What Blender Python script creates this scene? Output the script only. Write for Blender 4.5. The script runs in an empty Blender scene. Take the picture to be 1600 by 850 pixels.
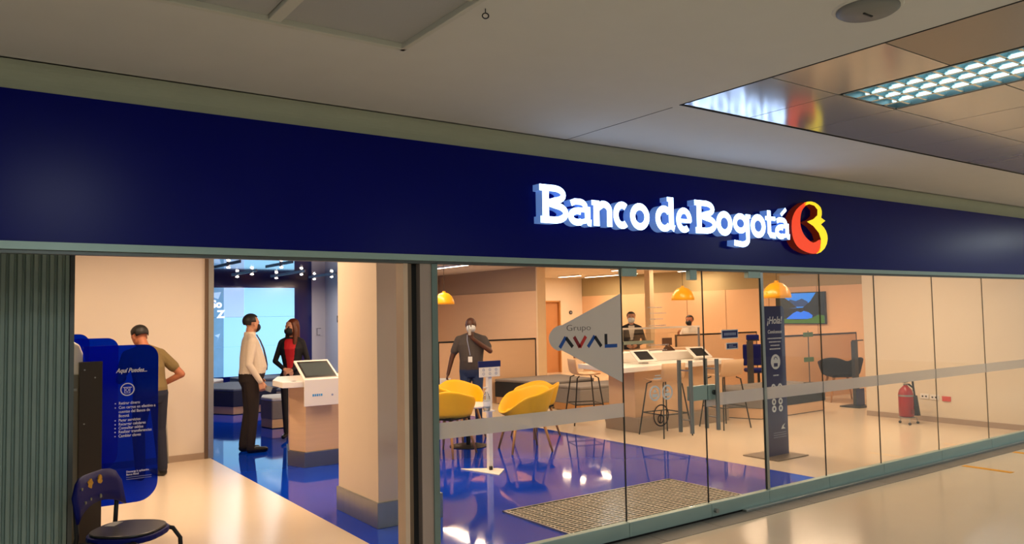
import bpy, bmesh, math, random
import numpy as np
from mathutils import Matrix, Vector
random.seed(4)
PI = math.pi
sc = bpy.context.scene
COL = sc.collection

# ------------------------------------------------------------------ camera
cam_d = bpy.data.cameras.new('camera'); cam = bpy.data.objects.new('camera', cam_d); COL.objects.link(cam)
cam_d.sensor_width = 36.0; cam_d.lens = 1217.03 / 1600 * 36; cam_d.clip_start = 0.02; cam_d.clip_end = 200
def cam_matrix(pitch, roll, yaw, loc):
    p, r, y = map(math.radians, (pitch, roll, yaw))
    f = Vector((math.sin(y) * math.cos(p), math.cos(y) * math.cos(p), math.sin(p)))
    rt = Vector((math.cos(y), -math.sin(y), 0)); up = rt.cross(f)
    c, s = math.cos(r), math.sin(r)
    rt, up = c * rt + s * up, -s * rt + c * up
    m = Matrix((rt, up, -f)).transposed().to_4x4(); m.translation = Vector(loc)
    return m
cam.matrix_world = cam_matrix(3.10341, -1.01496, 35.27153, (0, -4.2888, 1.66))
sc.camera = cam

# ------------------------------------------------------------------ world, exposure
w = bpy.data.worlds.new('world'); sc.world = w; w.use_nodes = True
w.node_tree.nodes['Background'].inputs[0].default_value = (0.86, 0.90, 0.88, 1)
w.node_tree.nodes['Background'].inputs[1].default_value = 0.5
sc.view_settings.view_transform = 'Standard'; sc.view_settings.look = 'None'
sc.view_settings.exposure = 0.0; sc.view_settings.gamma = 1.0; sc.view_settings.use_curve_mapping = False
sc.cycles.max_bounces = 10; sc.cycles.transparent_max_bounces = 16

def area_light(name, loc, size, energy, color, rot=(0, 0, 0), parent=None, spread=PI):
    d = bpy.data.lights.new(name, 'AREA'); d.shape = 'RECTANGLE'; d.size, d.size_y = size
    d.energy = energy; d.color = color; d.spread = spread
    o = bpy.data.objects.new(name, d); COL.objects.link(o); o.location = loc; o.rotation_euler = rot
    if parent: o.parent = parent
    return o
WARM = (1.0, 0.71, 0.45); COOL = (0.88, 0.97, 0.98)

# ------------------------------------------------------------------ materials
def lin(c):
    return tuple(((x / 255) / 12.92 if x / 255 <= 0.04045 else ((x / 255 + 0.055) / 1.055) ** 2.4) for x in c)
MATS = {}
def mat(name, rgb, rough=0.5, metal=0.0, var=0.06, scale=6.0, bump=0.0, bscale=60.0, emit=None, es=1.0, coat=0.0, spec=0.5, stretch=None):
    if name in MATS: return MATS[name]
    m = bpy.data.materials.new(name); MATS[name] = m; m.use_nodes = True
    nt = m.node_tree; b = nt.nodes['Principled BSDF']
    b.inputs['Roughness'].default_value = rough; b.inputs['Metallic'].default_value = metal
    b.inputs['Specular IOR Level'].default_value = spec
    b.inputs['Coat Weight'].default_value = coat; b.inputs['Coat Roughness'].default_value = 0.05
    c = lin(rgb)
    tc = nt.nodes.new('ShaderNodeTexCoord'); mp = nt.nodes.new('ShaderNodeMapping')
    nt.links.new(tc.outputs['Object'], mp.inputs[0])
    if stretch: mp.inputs['Scale'].default_value = stretch
    if var > 0:
        n = nt.nodes.new('ShaderNodeTexNoise'); n.inputs['Scale'].default_value = scale; n.inputs['Detail'].default_value = 4
        r = nt.nodes.new('ShaderNodeMix'); r.data_type = 'RGBA'
        r.inputs['A'].default_value = tuple(min(1, x * (1 - var)) for x in c) + (1,)
        r.inputs['B'].default_value = tuple(min(1, x * (1 + var)) for x in c) + (1,)
        nt.links.new(mp.outputs[0], n.inputs['Vector']); nt.links.new(n.outputs['Fac'], r.inputs['Factor'])
        nt.links.new(r.outputs['Result'], b.inputs['Base Color'])
    else:
        b.inputs['Base Color'].default_value = c + (1,)
    if bump > 0:
        n2 = nt.nodes.new('ShaderNodeTexNoise'); n2.inputs['Scale'].default_value = bscale; n2.inputs['Detail'].default_value = 2
        bp = nt.nodes.new('ShaderNodeBump'); bp.inputs['Strength'].default_value = bump; bp.inputs['Distance'].default_value = 0.02
        nt.links.new(mp.outputs[0], n2.inputs['Vector']); nt.links.new(n2.outputs['Fac'], bp.inputs['Height']); nt.links.new(bp.outputs[0], b.inputs['Normal'])
    if emit is not None:
        b.inputs['Emission Color'].default_value = lin(emit) + (1,); b.inputs['Emission Strength'].default_value = es
    return m
def glassmat(name, tint, refl=1.0, haze=None, hazef=0.0, rough=0.02):
    m = bpy.data.materials.new(name); MATS[name] = m; m.use_nodes = True
    nt = m.node_tree; nt.nodes.remove(nt.nodes['Principled BSDF']); out = nt.nodes['Material Output']
    t = nt.nodes.new('ShaderNodeBsdfTransparent'); t.inputs[0].default_value = tint + (1,)
    g = nt.nodes.new('ShaderNodeBsdfGlossy'); g.inputs['Roughness'].default_value = rough
    fr = nt.nodes.new('ShaderNodeFresnel'); fr.inputs[0].default_value = 1.45
    ml = nt.nodes.new('ShaderNodeMath'); ml.operation = 'MULTIPLY'; ml.inputs[1].default_value = refl
    nt.links.new(fr.outputs[0], ml.inputs[0])
    src = t.outputs[0]
    if haze:
        d = nt.nodes.new('ShaderNodeBsdfDiffuse'); d.inputs[0].default_value = haze + (1,)
        tr = nt.nodes.new('ShaderNodeBsdfTranslucent'); tr.inputs[0].default_value = haze + (1,)
        ad = nt.nodes.new('ShaderNodeMixShader'); ad.inputs[0].default_value = 0.5
        nt.links.new(d.outputs[0], ad.inputs[1]); nt.links.new(tr.outputs[0], ad.inputs[2])
        mh = nt.nodes.new('ShaderNodeMixShader'); mh.inputs[0].default_value = hazef
        nt.links.new(src, mh.inputs[1]); nt.links.new(ad.outputs[0], mh.inputs[2]); src = mh.outputs[0]
    mx = nt.nodes.new('ShaderNodeMixShader')
    nt.links.new(ml.outputs[0], mx.inputs[0]); nt.links.new(src, mx.inputs[1]); nt.links.new(g.outputs[0], mx.inputs[2])
    nt.links.new(mx.outputs[0], out.inputs['Surface'])
    return m

M = {}
M['ceil'] = mat('ceiling_plaster', (206, 203, 196), 0.85, var=0.03)
M['lip'] = mat('cornice_green_cast', (164, 170, 152), 0.8, var=0.05)  # greenish cast of reflected light put into the cornice colour
M['tile_grey'] = mat('ceiling_tile_grey', (168, 168, 166), 0.6, var=0.03, bump=0.1, bscale=200)
M['tile_frame'] = mat('ceiling_frame', (196, 194, 182), 0.5)
M['metal_tile'] = mat('polished_metal_tile', (192, 188, 181), 0.13, 0.4, var=0.05, scale=2, bump=0.015, bscale=5)
M['perf_tile'] = mat('perforated_metal_tile', (150, 145, 138), 0.3, 0.85, var=0.1, scale=220, bump=0.1, bscale=260)
M['dark_gap'] = mat('dark_gap', (22, 22, 22), 0.7, var=0)
M['louvre'] = mat('louvre_mirror', (205, 225, 228), 0.12, 0.95, var=0)
M['tube'] = mat('fluorescent_tube', (240, 255, 255), 0.4, var=0, emit=(208, 240, 248), es=3.6)
M['navy'] = mat('fascia_navy', (0, 8, 112), 0.27, var=0.03, scale=2, spec=0.13)
M['alu'] = mat('brushed_aluminium', (176, 180, 176), 0.32, 0.85, var=0.05, scale=30, stretch=(0.05, 1, 1))
M['alu_dark'] = mat('dark_aluminium', (96, 100, 98), 0.4, 0.8)
M['teal_alu'] = mat('anodised_aluminium', (158, 182, 176), 0.4, 0.3, var=0.04, scale=8)
M['bronze'] = mat('bronze_profile', (120, 100, 82), 0.4, 0.5)
M['wall'] = mat('beige_wall', (232, 218, 200), 0.75, var=0.02, scale=3)
M['wallr'] = mat('cream_wall', (228, 214, 192), 0.75, var=0.02, scale=3)
M['lav'] = mat('lilac_grey_wall', (200, 192, 196), 0.75, var=0.02)
M['peach'] = mat('peach_laminate', (230, 190, 152), 0.5, var=0.04, scale=5, stretch=(0.6, 0.6, 4))
M['olive'] = mat('olive_grey_band', (176, 160, 122), 0.8, var=0.03)  # olive grey tone for the upper band of the right wall
M['taupe'] = mat('taupe_band', (172, 148, 126), 0.8, var=0.03)  # taupe tone for the upper band of the wall behind the guard
M['door'] = mat('wood_door', (196, 140, 94), 0.5, var=0.1, stretch=(1, 1, 0.1))
M['base'] = mat('baseboard_brown', (172, 150, 130), 0.5)
M['navy_ceil'] = mat('glossy_navy_ceiling', (4, 10, 66), 0.05, var=0, spec=0.9, coat=0.8)
M['navy_wall'] = mat('glossy_navy_wall', (8, 18, 92), 0.12, var=0.02, spec=0.6)
M['col'] = mat('column_paint', (236, 214, 190), 0.6, var=0.02)
M['steel'] = mat('brushed_steel', (158, 158, 154), 0.3, 0.65, var=0.1, scale=20, stretch=(1, 1, 0.05))
M['bluefloor'] = mat('blue_gloss_floor', (0, 60, 192), 0.05, var=0.03, scale=2, bump=0.035, bscale=2.2, coat=0.0, spec=0.38)
M['beigefloor'] = mat('beige_porcelain', (226, 208, 184), 0.22, var=0.04, scale=1.4, bump=0.01, bscale=8)
M['mallfloor'] = mat('mall_terrazzo', (214, 200, 176), 0.16, var=0.07, scale=1.1, bump=0.012, bscale=3)
M['slab'] = mat('grey_stone', (118, 112, 104), 0.5, var=0.14, scale=4)
M['white'] = mat('white_solid_surface', (240, 234, 226), 0.35, var=0.01)
M['wood'] = mat('maple_laminate', (222, 182, 142), 0.45, var=0.07, scale=4, stretch=(0.5, 0.5, 6))
M['woodleg'] = mat('oak_leg', (196, 142, 84), 0.5, var=0.1, scale=10, stretch=(4, 4, 0.5))
M['greywood'] = mat('grey_plinth', (158, 138, 120), 0.4, 0.2, var=0.05)
M['black'] = mat('black_plastic', (18, 18, 20), 0.45, var=0.05)
M['blackm'] = mat('black_metal', (20, 20, 22), 0.4, 0.3, var=0.05)
M['darkgrey'] = mat('dark_grey', (62, 62, 66), 0.5)
M['fab_navy'] = mat('navy_upholstery', (38, 44, 72), 0.85, var=0.1, scale=40, bump=0.1, bscale=300)
M['fab_black'] = mat('charcoal_upholstery', (34, 34, 40), 0.85, var=0.1, scale=40, bump=0.1, bscale=300)
M['fab_grey'] = mat('grey_upholstery', (134, 128, 126), 0.9, var=0.08, scale=40, bump=0.1, bscale=300)
M['fab_top'] = mat('slate_upholstery', (92, 100, 116), 0.9, var=0.08, scale=40, bump=0.1, bscale=300)
M['fab_light'] = mat('pale_grey_upholstery', (214, 214, 214), 0.9, var=0.04, scale=40, bump=0.1, bscale=300)
M['yellow'] = mat('mustard_shell', (255, 192, 16), 0.5, var=0.05, scale=10, bump=0.05, bscale=200)
M['lampy'] = mat('amber_lamp', (240, 160, 20), 0.3, var=0.05, emit=(255, 170, 20), es=0.25)
M['bluepl'] = mat('blue_plastic', (4, 16, 98), 0.5, var=0.04, spec=0.15)
M['kiosk'] = mat('totem_navy', (16, 26, 96), 0.35, var=0.03)
M['printw'] = mat('white_print', (232, 236, 240), 0.6, var=0)
M['printg'] = mat('grey_print', (150, 160, 190), 0.6, var=0)
M['printk'] = mat('black_print', (26, 26, 34), 0.6, var=0)
M['printb'] = mat('blue_print', (20, 80, 165), 0.6, var=0)
M['printr'] = mat('red_print', (205, 44, 40), 0.6, var=0)
M['printdr'] = mat('dark_red_print', (140, 24, 34), 0.6, var=0)
M['printy'] = mat('yellow_print', (228, 160, 30), 0.6, var=0.1, scale=60)
M['letter_face'] = mat('letter_face', (255, 255, 255), 0.5, var=0, emit=(172, 206, 255), es=6.5)
M['letter_side'] = mat('letter_return', (150, 180, 230), 0.4, var=0, emit=(92, 138, 220), es=0.45)
M['logo_red'] = mat('logo_red', (226, 66, 28), 0.4, var=0, emit=(250, 66, 22), es=0.75)
M['logo_yel'] = mat('logo_yellow', (250, 225, 40), 0.4, var=0, emit=(255, 226, 30), es=0.85)
M['logo_side'] = mat('logo_return', (96, 30, 14), 0.4, var=0, emit=(150, 40, 10), es=0.2)
M['led'] = mat('led_strip', (255, 250, 240), 0.5, var=0, emit=(255, 240, 215), es=9)
M['spot'] = mat('spot_lens', (255, 250, 240), 0.5, var=0, emit=(255, 244, 225), es=30)
M['screen_off'] = mat('dark_screen', (74, 84, 86), 0.12, var=0.05)
M['glass'] = glassmat('clear_glass', (0.975, 0.985, 0.98), 0.2)
M['glass_edge'] = mat('glass_edge_green', (120, 150, 140), 0.2, var=0)
M['film'] = glassmat('frosted_film', (0.75, 0.75, 0.74), 0.1, (0.80, 0.79, 0.77), 0.62, 0.4)
M['filmd'] = glassmat('grey_vinyl_film', (0.2, 0.2, 0.2), 0.1, (0.74, 0.73, 0.71), 0.95, 0.4)
M['acrylic'] = glassmat('blue_acrylic', (0.0, 0.14, 0.80), 0.4, (0.0, 0.07, 0.95), 0.09, 0.05)
M['red'] = mat('red_enamel', (158, 16, 14), 0.3, var=0.04)
M['redpl'] = mat('red_socket', (214, 70, 54), 0.4, var=0.02)
M['green'] = mat('green_reflection', (78, 116, 84), 0.5)
M['clear'] = glassmat('clear_plastic', (0.86, 0.9, 0.92), 0.8)
M['skin'] = mat('light_skin', (206, 150, 120), 0.55, var=0.05)
M['skin2'] = mat('tan_skin', (176, 108, 76), 0.55, var=0.05)
M['skin3'] = mat('dark_skin', (86, 52, 38), 0.5, var=0.05)
M['hairk'] = mat('black_hair', (24, 20, 18), 0.5, var=0.2, scale=60, stretch=(1, 1, 0.2))
M['hairb'] = mat('brown_hair', (96, 48, 26), 0.4, var=0.3, scale=60, stretch=(1, 1, 0.1))
M['shirtw'] = mat('cream_shirt', (226, 210, 190), 0.8, var=0.05, bump=0.25, bscale=12)
M['trous'] = mat('brown_black_trousers', (40, 30, 26), 0.85, var=0.08, bump=0.25, bscale=10)
M['suitk'] = mat('black_suit', (26, 24, 28), 0.8, var=0.08, bump=0.2, bscale=12)
M['redtop'] = mat('red_blouse', (196, 22, 34), 0.7, var=0.05)
M['olivets'] = mat('olive_tshirt', (120, 100, 60), 0.85, var=0.08, bump=0.2, bscale=12)
M['polo'] = mat('charcoal_polo', (72, 66, 66), 0.85, var=0.08, bump=0.2, bscale=12)
M['jeans'] = mat('blue_jeans', (40, 58, 96), 0.85, var=0.12, scale=30)
M['jeansd'] = mat('dark_jeans', (30, 34, 52), 0.85, var=0.12, scale=30)
M['shoek'] = mat('black_leather', (14, 12, 12), 0.3, var=0.03)
M['maskk'] = mat('black_mask', (20, 20, 24), 0.7, var=0.03)
M['maskw'] = mat('white_mask', (224, 232, 238), 0.7, var=0.02)
M['tie'] = mat('grey_tie', (70, 66, 84), 0.6)
M['whitetop'] = mat('white_top', (228, 220, 210), 0.8, var=0.04)

# ------------------------------------------------------------------ mesh helpers
ROOTLOC = {}
class MB:
    def __init__(s): s.v = []; s.f = []; s.m = []; s.mi = 0
    def add(s, vs, fs):
        o = len(s.v); s.v += [tuple(v) for v in vs]
        for f in fs: s.f.append(tuple(i + o for i in f)); s.m.append(s.mi)
        return s
    def box(s, a, b):
        x0, y0, z0 = a; x1, y1, z1 = b
        if x0 > x1: x0, x1 = x1, x0
        if y0 > y1: y0, y1 = y1, y0
        if z0 > z1: z0, z1 = z1, z0
        return s.add([(x0,y0,z0),(x1,y0,z0),(x1,y1,z0),(x0,y1,z0),(x0,y0,z1),(x1,y0,z1),(x1,y1,z1),(x0,y1,z1)],
                     [(0,3,2,1),(4,5,6,7),(0,1,5,4),(1,2,6,5),(2,3,7,6),(3,0,4,7)])
    def cyl(s, p0, p1, r0, r1=None, n=12):
        return s.tube([p0, p1], [r0, r0 if r1 is None else r1], n)
    def tube(s, pts, r, n=10):
        pts = [Vector(p) for p in pts]
        rs = r if isinstance(r, (list, tuple)) else [r] * len(pts)
        vs = []; u = None
        for i, p in enumerate(pts):
            t = (pts[min(i+1, len(pts)-1)] - pts[max(i-1, 0)]).normalized()
            if u is None: u = t.orthogonal().normalized()
            u = (u - t * u.dot(t)).normalized(); wv = t.cross(u)
            vs += [p + rs[i] * (math.cos(2*PI*k/n) * u + math.sin(2*PI*k/n) * wv) for k in range(n)]
        fs = []
        for i in range(len(pts) - 1):
            for k in range(n):
                a = i*n+k; b = i*n+(k+1) % n; fs.append((a, b, b+n, a+n))
        fs.append(tuple(range(n-1, -1, -1))); fs.append(tuple((len(pts)-1)*n + k for k in range(n)))
        return s.add(vs, fs)
    def lathe(s, prof, c=(0, 0, 0), n=24, sx=1, sy=1):
        vs = []; fs = []
        for r, z in prof:
            vs += [(c[0]+sx*r*math.cos(2*PI*k/n), c[1]+sy*r*math.sin(2*PI*k/n), c[2]+z) for k in range(n)]
        for i in range(len(prof)-1):
            for k in range(n):
                a = i*n+k; b = i*n+(k+1) % n; fs.append((a, b, b+n, a+n))
        if prof[0][0] > 1e-6: fs.append(tuple(range(n-1, -1, -1)))
        if prof[-1][0] > 1e-6: fs.append(tuple((len(prof)-1)*n + k for k in range(n)))
        return s.add(vs, fs)
    def prism(s, poly, z0, z1):
        n = len(poly)
        vs = [(x, y, z0) for x, y in poly] + [(x, y, z1) for x, y in poly]
        return s.add(vs, [tuple(range(n-1, -1, -1)), tuple(range(n, 2*n))] + [(k, (k+1) % n, n+(k+1) % n, n+k) for k in range(n)])
    def plate(s, poly, y0, y1):            # polygon in X-Z, front at y0 (towards the viewer, smaller y)
        n = len(poly)
        vs = [(x, y0, z) for x, z in poly] + [(x, y1, z) for x, z in poly]
        return s.add(vs, [tuple(range(n)), tuple(range(2*n-1, n-1, -1))] + [((k+1) % n, k, n+k, n+(k+1) % n) for k in range(n)])
    def sph(s, c, r, n=14, k=9):
        rx, ry, rz = r if isinstance(r, (list, tuple)) else (r, r, r)
        vs = [(c[0], c[1], c[2]-rz)]
        for i in range(1, k):
            a = -PI/2 + PI*i/k
            vs += [(c[0]+rx*math.cos(a)*math.cos(2*PI*j/n), c[1]+ry*math.cos(a)*math.sin(2*PI*j/n), c[2]+rz*math.sin(a)) for j in range(n)]
        vs.append((c[0], c[1], c[2]+rz)); fs = []
        for j in range(n): fs.append((0, 1+(j+1) % n, 1+j))
        for i in range(k-2):
            for j in range(n):
                a = 1+i*n+j; b = 1+i*n+(j+1) % n; fs.append((a, b, b+n, a+n))
        L = len(vs)-1; o = 1+(k-2)*n
        for j in range(n): fs.append((o+j, o+(j+1) % n, L))
        return s.add(vs, fs)
    def stroke(s, pts, wd, y0, y1):        # thick line in X-Z; front faces get index mi, sides mi+1
        P = [Vector((p[0], p[1])) for p in pts]; n = len(P)
        closed = (P[0]-P[-1]).length < 1e-6
        W = wd if isinstance(wd, (list, tuple)) else [wd]*n
        L = []; R = []
        for i in range(n):
            a = P[i-1] if i > 0 else (P[n-2] if closed else P[0])
            b = P[i+1] if i < n-1 else (P[1] if closed else P[n-1])
            t = (b-a).normalized(); nn = Vector((-t.y, t.x))
            L.append(P[i]+nn*W[i]/2); R.append(P[i]-nn*W[i]/2)
        vs = [(q.x, y0, q.y) for q in L]+[(q.x, y0, q.y) for q in R]+[(q.x, y1, q.y) for q in L]+[(q.x, y1, q.y) for q in R]
        fr = []; sd = []
        for i in range(n-1):
            fr.append((i, n+i, n+i+1, i+1)); sd.append((i, i+1, 2*n+i+1, 2*n+i)); sd.append((n+i+1, n+i, 3*n+i, 3*n+i+1))
        if not closed:
            sd.append((n, 0, 2*n, 3*n)); sd.append((n-1, 2*n-1, 4*n-1, 3*n-1))
        k = s.mi; o = len(s.v); s.add(vs, fr); s.mi = k+1
        for f in sd: s.f.append(tuple(i+o for i in f)); s.m.append(s.mi)
        s.mi = k
        return s
    def build(s, name, mats, parent=None, smooth=False, bevel=0.0, world=False, seg=2):
        me = bpy.data.meshes.new(name); me.from_pydata(s.v, [], s.f)
        if not isinstance(mats, (list, tuple)): mats = [mats]
        for m in mats: me.materials.append(m)
        me.polygons.foreach_set('material_index', [min(i, len(mats)-1) for i in s.m])
        if smooth: me.polygons.foreach_set('use_smooth', [True]*len(me.polygons))
        o = bpy.data.objects.new(name, me); COL.objects.link(o)
        if parent:
            o.parent = parent
            if world:
                r = parent
                while r.parent: r = r.parent
                me.transform(Matrix.Translation(-r.location))
            elif False: pass
        if bevel > 0:
            b = o.modifiers.new('bevel', 'BEVEL'); b.width = bevel; b.segments = seg; b.limit_method = 'ANGLE'; b.angle_limit = 0.6
        return o
def thing(name, label, cat, loc=(0, 0, 0), rz=0.0, group=None):
    o = bpy.data.objects.new(name, None); COL.objects.link(o); o.empty_display_size = 0.1
    o.location = loc; o.rotation_euler = (0, 0, rz); o['label'] = label; o['category'] = cat
    if group: o['group'] = group
    return o
def tag(o, label, cat, group=None):
    o['label'] = label; o['category'] = cat
    if group: o['group'] = group
    return o
def struct(o, label=None):
    o['kind'] = 'structure'
    if label: o['label'] = label
    return o
def clone(o, parent=None):
    c = o.copy(); COL.objects.link(c); c.parent = parent
    for ch in [x for x in o.children]: clone(ch, c)
    return c
def arc(cx, cz, rx, rz, a0, a1, n=10):
    return [(cx+rx*math.cos(math.radians(a0+(a1-a0)*i/n)), cz+rz*math.sin(math.radians(a0+(a1-a0)*i/n))) for i in range(n+1)]
def text(name, s, size, m, parent, origin, wx=1.0, shear=0.0, bold=0.0, ext=0.0006, align='LEFT', rot=None, tilt=0.0):
    """flat lettering facing -Y with its baseline start at origin (parent-local)"""
    cu = bpy.data.curves.new(name, 'FONT'); cu.body = s; cu.size = size; cu.extrude = ext; cu.shear = shear; cu.offset = bold; cu.align_x = align; cu.resolution_u = 3
    t = bpy.data.objects.new(name, cu); COL.objects.link(t)
    dg = bpy.context.evaluated_depsgraph_get(); dg.update()
    me = bpy.data.meshes.new_from_object(t.evaluated_get(dg))
    bpy.data.objects.remove(t); bpy.data.curves.remove(cu)
    R = Matrix(((1, 0, 0, 0), (0, 0, -1, 0), (0, 1, 0, 0), (0, 0, 0, 1)))
    me.transform(Matrix.Translation(origin) @ (rot or Matrix.Identity(4)) @ R @ Matrix.Rotation(tilt, 4, 'Z') @ Matrix.Diagonal((wx, 1, 1, 1)))
    me.materials.clear(); me.materials.append(m)
    o = bpy.data.objects.new(name, me); COL.objects.link(o); o.parent = parent
    return o

# ================================================================== SETTING
# --- mall floor
b = MB().box((-8, -13, -0.12), (24, -0.245, 0)); mall_floor = struct(b.build('floor', M['mallfloor']), 'pale polished mall floor in front of the shop')
x = -3.0
i = 0
while x < 16:
    MB().box((x+0.002, -0.24, -0.03), (x+0.598, -0.03, 0.0015)).build('stone_slab', M['slab'], mall_floor, bevel=0.002)
    x += 0.6
MB().box((-8, -0.245, -0.12), (24, 0.0, -0.004)).build('mortar_bed', M['dark_gap'], mall_floor)
# --- shop floors
b = MB().box((-4, 0, -0.1), (2.47, 16, 0)); fl_l = struct(b.build('floor', M['beigefloor']), 'beige tiled floor of the cash machine bay')
b = MB().box((2.47, 0, -0.1), (6.9, 16, 0.001)); fl_b = struct(b.build('floor', M['bluefloor']), 'glossy blue resin floor of the bank')
b = MB().box((6.9, 0, -0.1), (15.2, 16, 0)); fl_r = struct(b.build('floor', M['beigefloor']), 'beige tiled floor beside the blue zone')
# --- mall ceiling with rounded cornice; ceiling is cut where the tile fields sit
ZC = 2.87
def ceil_block(x0, x1, y0, y1): return MB().box((x0, y0, ZC), (x1, y1, ZC+0.15))
cb = MB()
LX0, LX1, LY1 = -2.1, 1.62, -1.18
RX0, RX1, RY1 = 3.43, 24.0, -1.19
for r in ((-8, 24, -1.18, -0.06), (-8, LX0, -5.5, -1.18), (LX1, RX0, -5.5, -1.18), (LX0, LX1, -5.5, -4.9), (RX0, 24, -5.5, -4.9)):
    cb.box((r[0], r[2], ZC), (r[1], r[3], ZC+0.15))
holes = [(-3.6, -7.4, -6.2), (1.0, -8.8, -7.6), (6.0, -8.8, -7.6), (11.0, -8.8, -7.6), (3.4, -11.6, -10.4), (9.0, -11.6, -10.4)]
ysp = sorted({-13.0, -5.5}|{h[1] for h in holes}|{h[2] for h in holes})
for ya, yb in zip(ysp[:-1], ysp[1:]):
    xs = sorted(h[0] for h in holes if h[1] <= ya+1e-6 and h[2] >= yb-1e-6); xa = -8
    for hx in xs: cb.box((xa, ya, ZC), (hx, yb, ZC+0.15)); xa = hx+0.58
    cb.box((xa, ya, ZC), (24, yb, ZC+0.15))
ceil = struct(cb.build('ceiling', M['ceil']), 'white plaster mall ceiling')
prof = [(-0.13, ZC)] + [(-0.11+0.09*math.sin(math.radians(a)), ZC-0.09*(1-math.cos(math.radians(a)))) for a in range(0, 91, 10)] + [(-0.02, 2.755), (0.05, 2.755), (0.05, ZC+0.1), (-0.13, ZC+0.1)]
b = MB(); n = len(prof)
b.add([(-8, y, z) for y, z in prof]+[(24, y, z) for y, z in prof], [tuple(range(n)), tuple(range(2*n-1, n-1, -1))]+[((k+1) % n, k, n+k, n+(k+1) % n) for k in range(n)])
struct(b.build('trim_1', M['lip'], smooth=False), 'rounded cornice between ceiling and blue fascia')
MB().box((3.428, -1.12, ZC-0.0015), (3.432, -0.1, ZC+0.01)).build('seam', M['dark_gap'], ceil)
# left field: grey tiles in a raised frame
for k, (a, c) in enumerate(((1.05, 1.60), (0.43, 0.99), (-0.19, 0.37), (-0.81, -0.25))):
    for j in range(5):
        y1 = -1.21-0.62*j
        MB().box((a, y1-0.58, ZC+0.012), (c, y1, ZC+0.03)).build('ceiling_tile', M['tile_grey'], ceil, bevel=0.003)
b = MB()
b.box((LX0, LY1-0.03, ZC-0.012), (LX1, LY1, ZC+0.05)); b.box((LX1-0.025, -4.9, ZC-0.012), (LX1, LY1, ZC+0.05))
for xx in (1.02, 0.40, -0.22, -0.84): b.box((xx-0.026, -4.9, ZC-0.004), (xx+0.026, LY1, ZC+0.03))
for j in range(1, 5): b.box((LX0, -1.81-0.62*(j-1)-0.012, ZC+0.002), (LX1, -1.79-0.62*(j-1), ZC+0.03))
b.build('tile_frame', M['tile_frame'], ceil, bevel=0.003)
MB().box((LX0, -4.9, ZC+0.06), (LX1, LY1, ZC+0.1)).build('plenum_cover', M['dark_gap'], ceil)
# right field: polished metal tiles
P = 0.615
FIX = [(1, 1), (1, 2), (19, 1), (19, 2), (10, 3), (10, 4)]
for ix in range(0, 22):
    for jy in range(0, 6):
        if (ix, jy) in FIX: continue
        x0 = RX0+P*ix; y1 = RY1-P*jy
        m = M['perf_tile'] if (jy >= 2 and ix <= 1) else M['metal_tile']
        g = 0.004
        o = MB().box((x0+g, y1-P+g, ZC+0.002), (x0+P-g, y1-g, ZC+0.02)).build('metal_tile', m, ceil)
        o.rotation_euler = (0, 0, 0)
MB().box((RX0, -4.9, ZC+0.16), (24, RY1, ZC+0.2)).build('plenum_cover', M['dark_gap'], ceil)
b = MB(); b.box((RX0-0.008, -4.9, ZC-0.003), (RX0, RY1, ZC+0.02)); b.box((RX0-0.008, RY1, ZC-0.003), (24, RY1+0.01, ZC+0.02)); b.build('shadow_gap', M['dark_gap'], ceil)
b = MB()
for ix in range(1, 22): b.box((RX0+P*ix-0.004, -4.9, ZC+0.008), (RX0+P*ix+0.004, RY1, ZC+0.012))
for jy in range(1, 6): b.box((RX0, RY1-P*jy-0.004, ZC+0.0085), (24, RY1-P*jy+0.004, ZC+0.0125))
b.build('tile_joint', M['dark_gap'], ceil)

def louvre_light(x0, y0, y1, label, power, wd=0.58):
    """recessed fluorescent fitting, mirror louvre, runs along Y from y1 (far) to y0"""
    t = thing('louvre_light', label, 'ceiling light', (x0, y1, ZC))
    L = y1-y0
    b = MB(); b.box((0, -L, 0.10), (wd, 0, 0.11))
    for a in ((0, -L, 0), (wd-0.012, -L, 0)): b.box(a, (a[0]+0.012, 0, 0.10))
    b.box((0, -L, 0), (wd, -L+0.012, 0.10)); b.box((0, -0.012, 0), (wd, 0, 0.10)); b.build('housing', mat('reflector_cyan', (112, 132, 136), 0.3, 0.4, var=0), t)
    for k in range(4):
        xx = wd*(k+0.5)/4
        MB().cyl((xx, -L+0.03, 0.065), (xx, -0.03, 0.065), 0.013, n=10).build('tube', M['tube'], t, smooth=True)
    for k in range(1, 4):
        xx = wd*k/4
        MB().add([(xx-0.012, -L, 0.0), (xx+0.012, -L, 0.0), (xx, -L, 0.05), (xx-0.012, 0, 0.0), (xx+0.012, 0, 0.0), (xx, 0, 0.05)], [(0,1,4,3),(1,2,5,4),(2,0,3,5),(0,2,1),(3,4,5)]).build('louvre_rail', M['louvre'], t)
    nb = int(L/0.1)
    for k in range(1, nb):
        yy = -L*k/nb
        MB().add([(0, yy-0.008, 0.004), (0, yy+0.008, 0.004), (0, yy, 0.05), (wd, yy-0.008, 0.004), (wd, yy+0.008, 0.004), (wd, yy, 0.05)], [(0,1,4,3),(1,2,5,4),(2,0,3,5),(0,2,1),(3,4,5)]).build('louvre_slat', M['louvre'], t)
    if power: area_light('louvre_lamp', (wd/2, -L/2, -0.004), (wd*0.9, L*0.9), power, COOL, parent=t)
    return t
louvre_light(RX0+P+0.012, RY1-3*P+0.01, RY1-P-0.01, 'bright louvred fluorescent light set in the polished metal ceiling tiles', 0)
louvre_light(RX0+19*P+0.012, RY1-3*P+0.01, RY1-P-0.01, 'louvred fluorescent light far along the corridor to the right', 60)
louvre_light(RX0+10*P+0.012, RY1-5*P+0.01, RY1-3*P-0.01, 'louvred fluorescent light in the middle of the metal tile field', 60)
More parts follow.
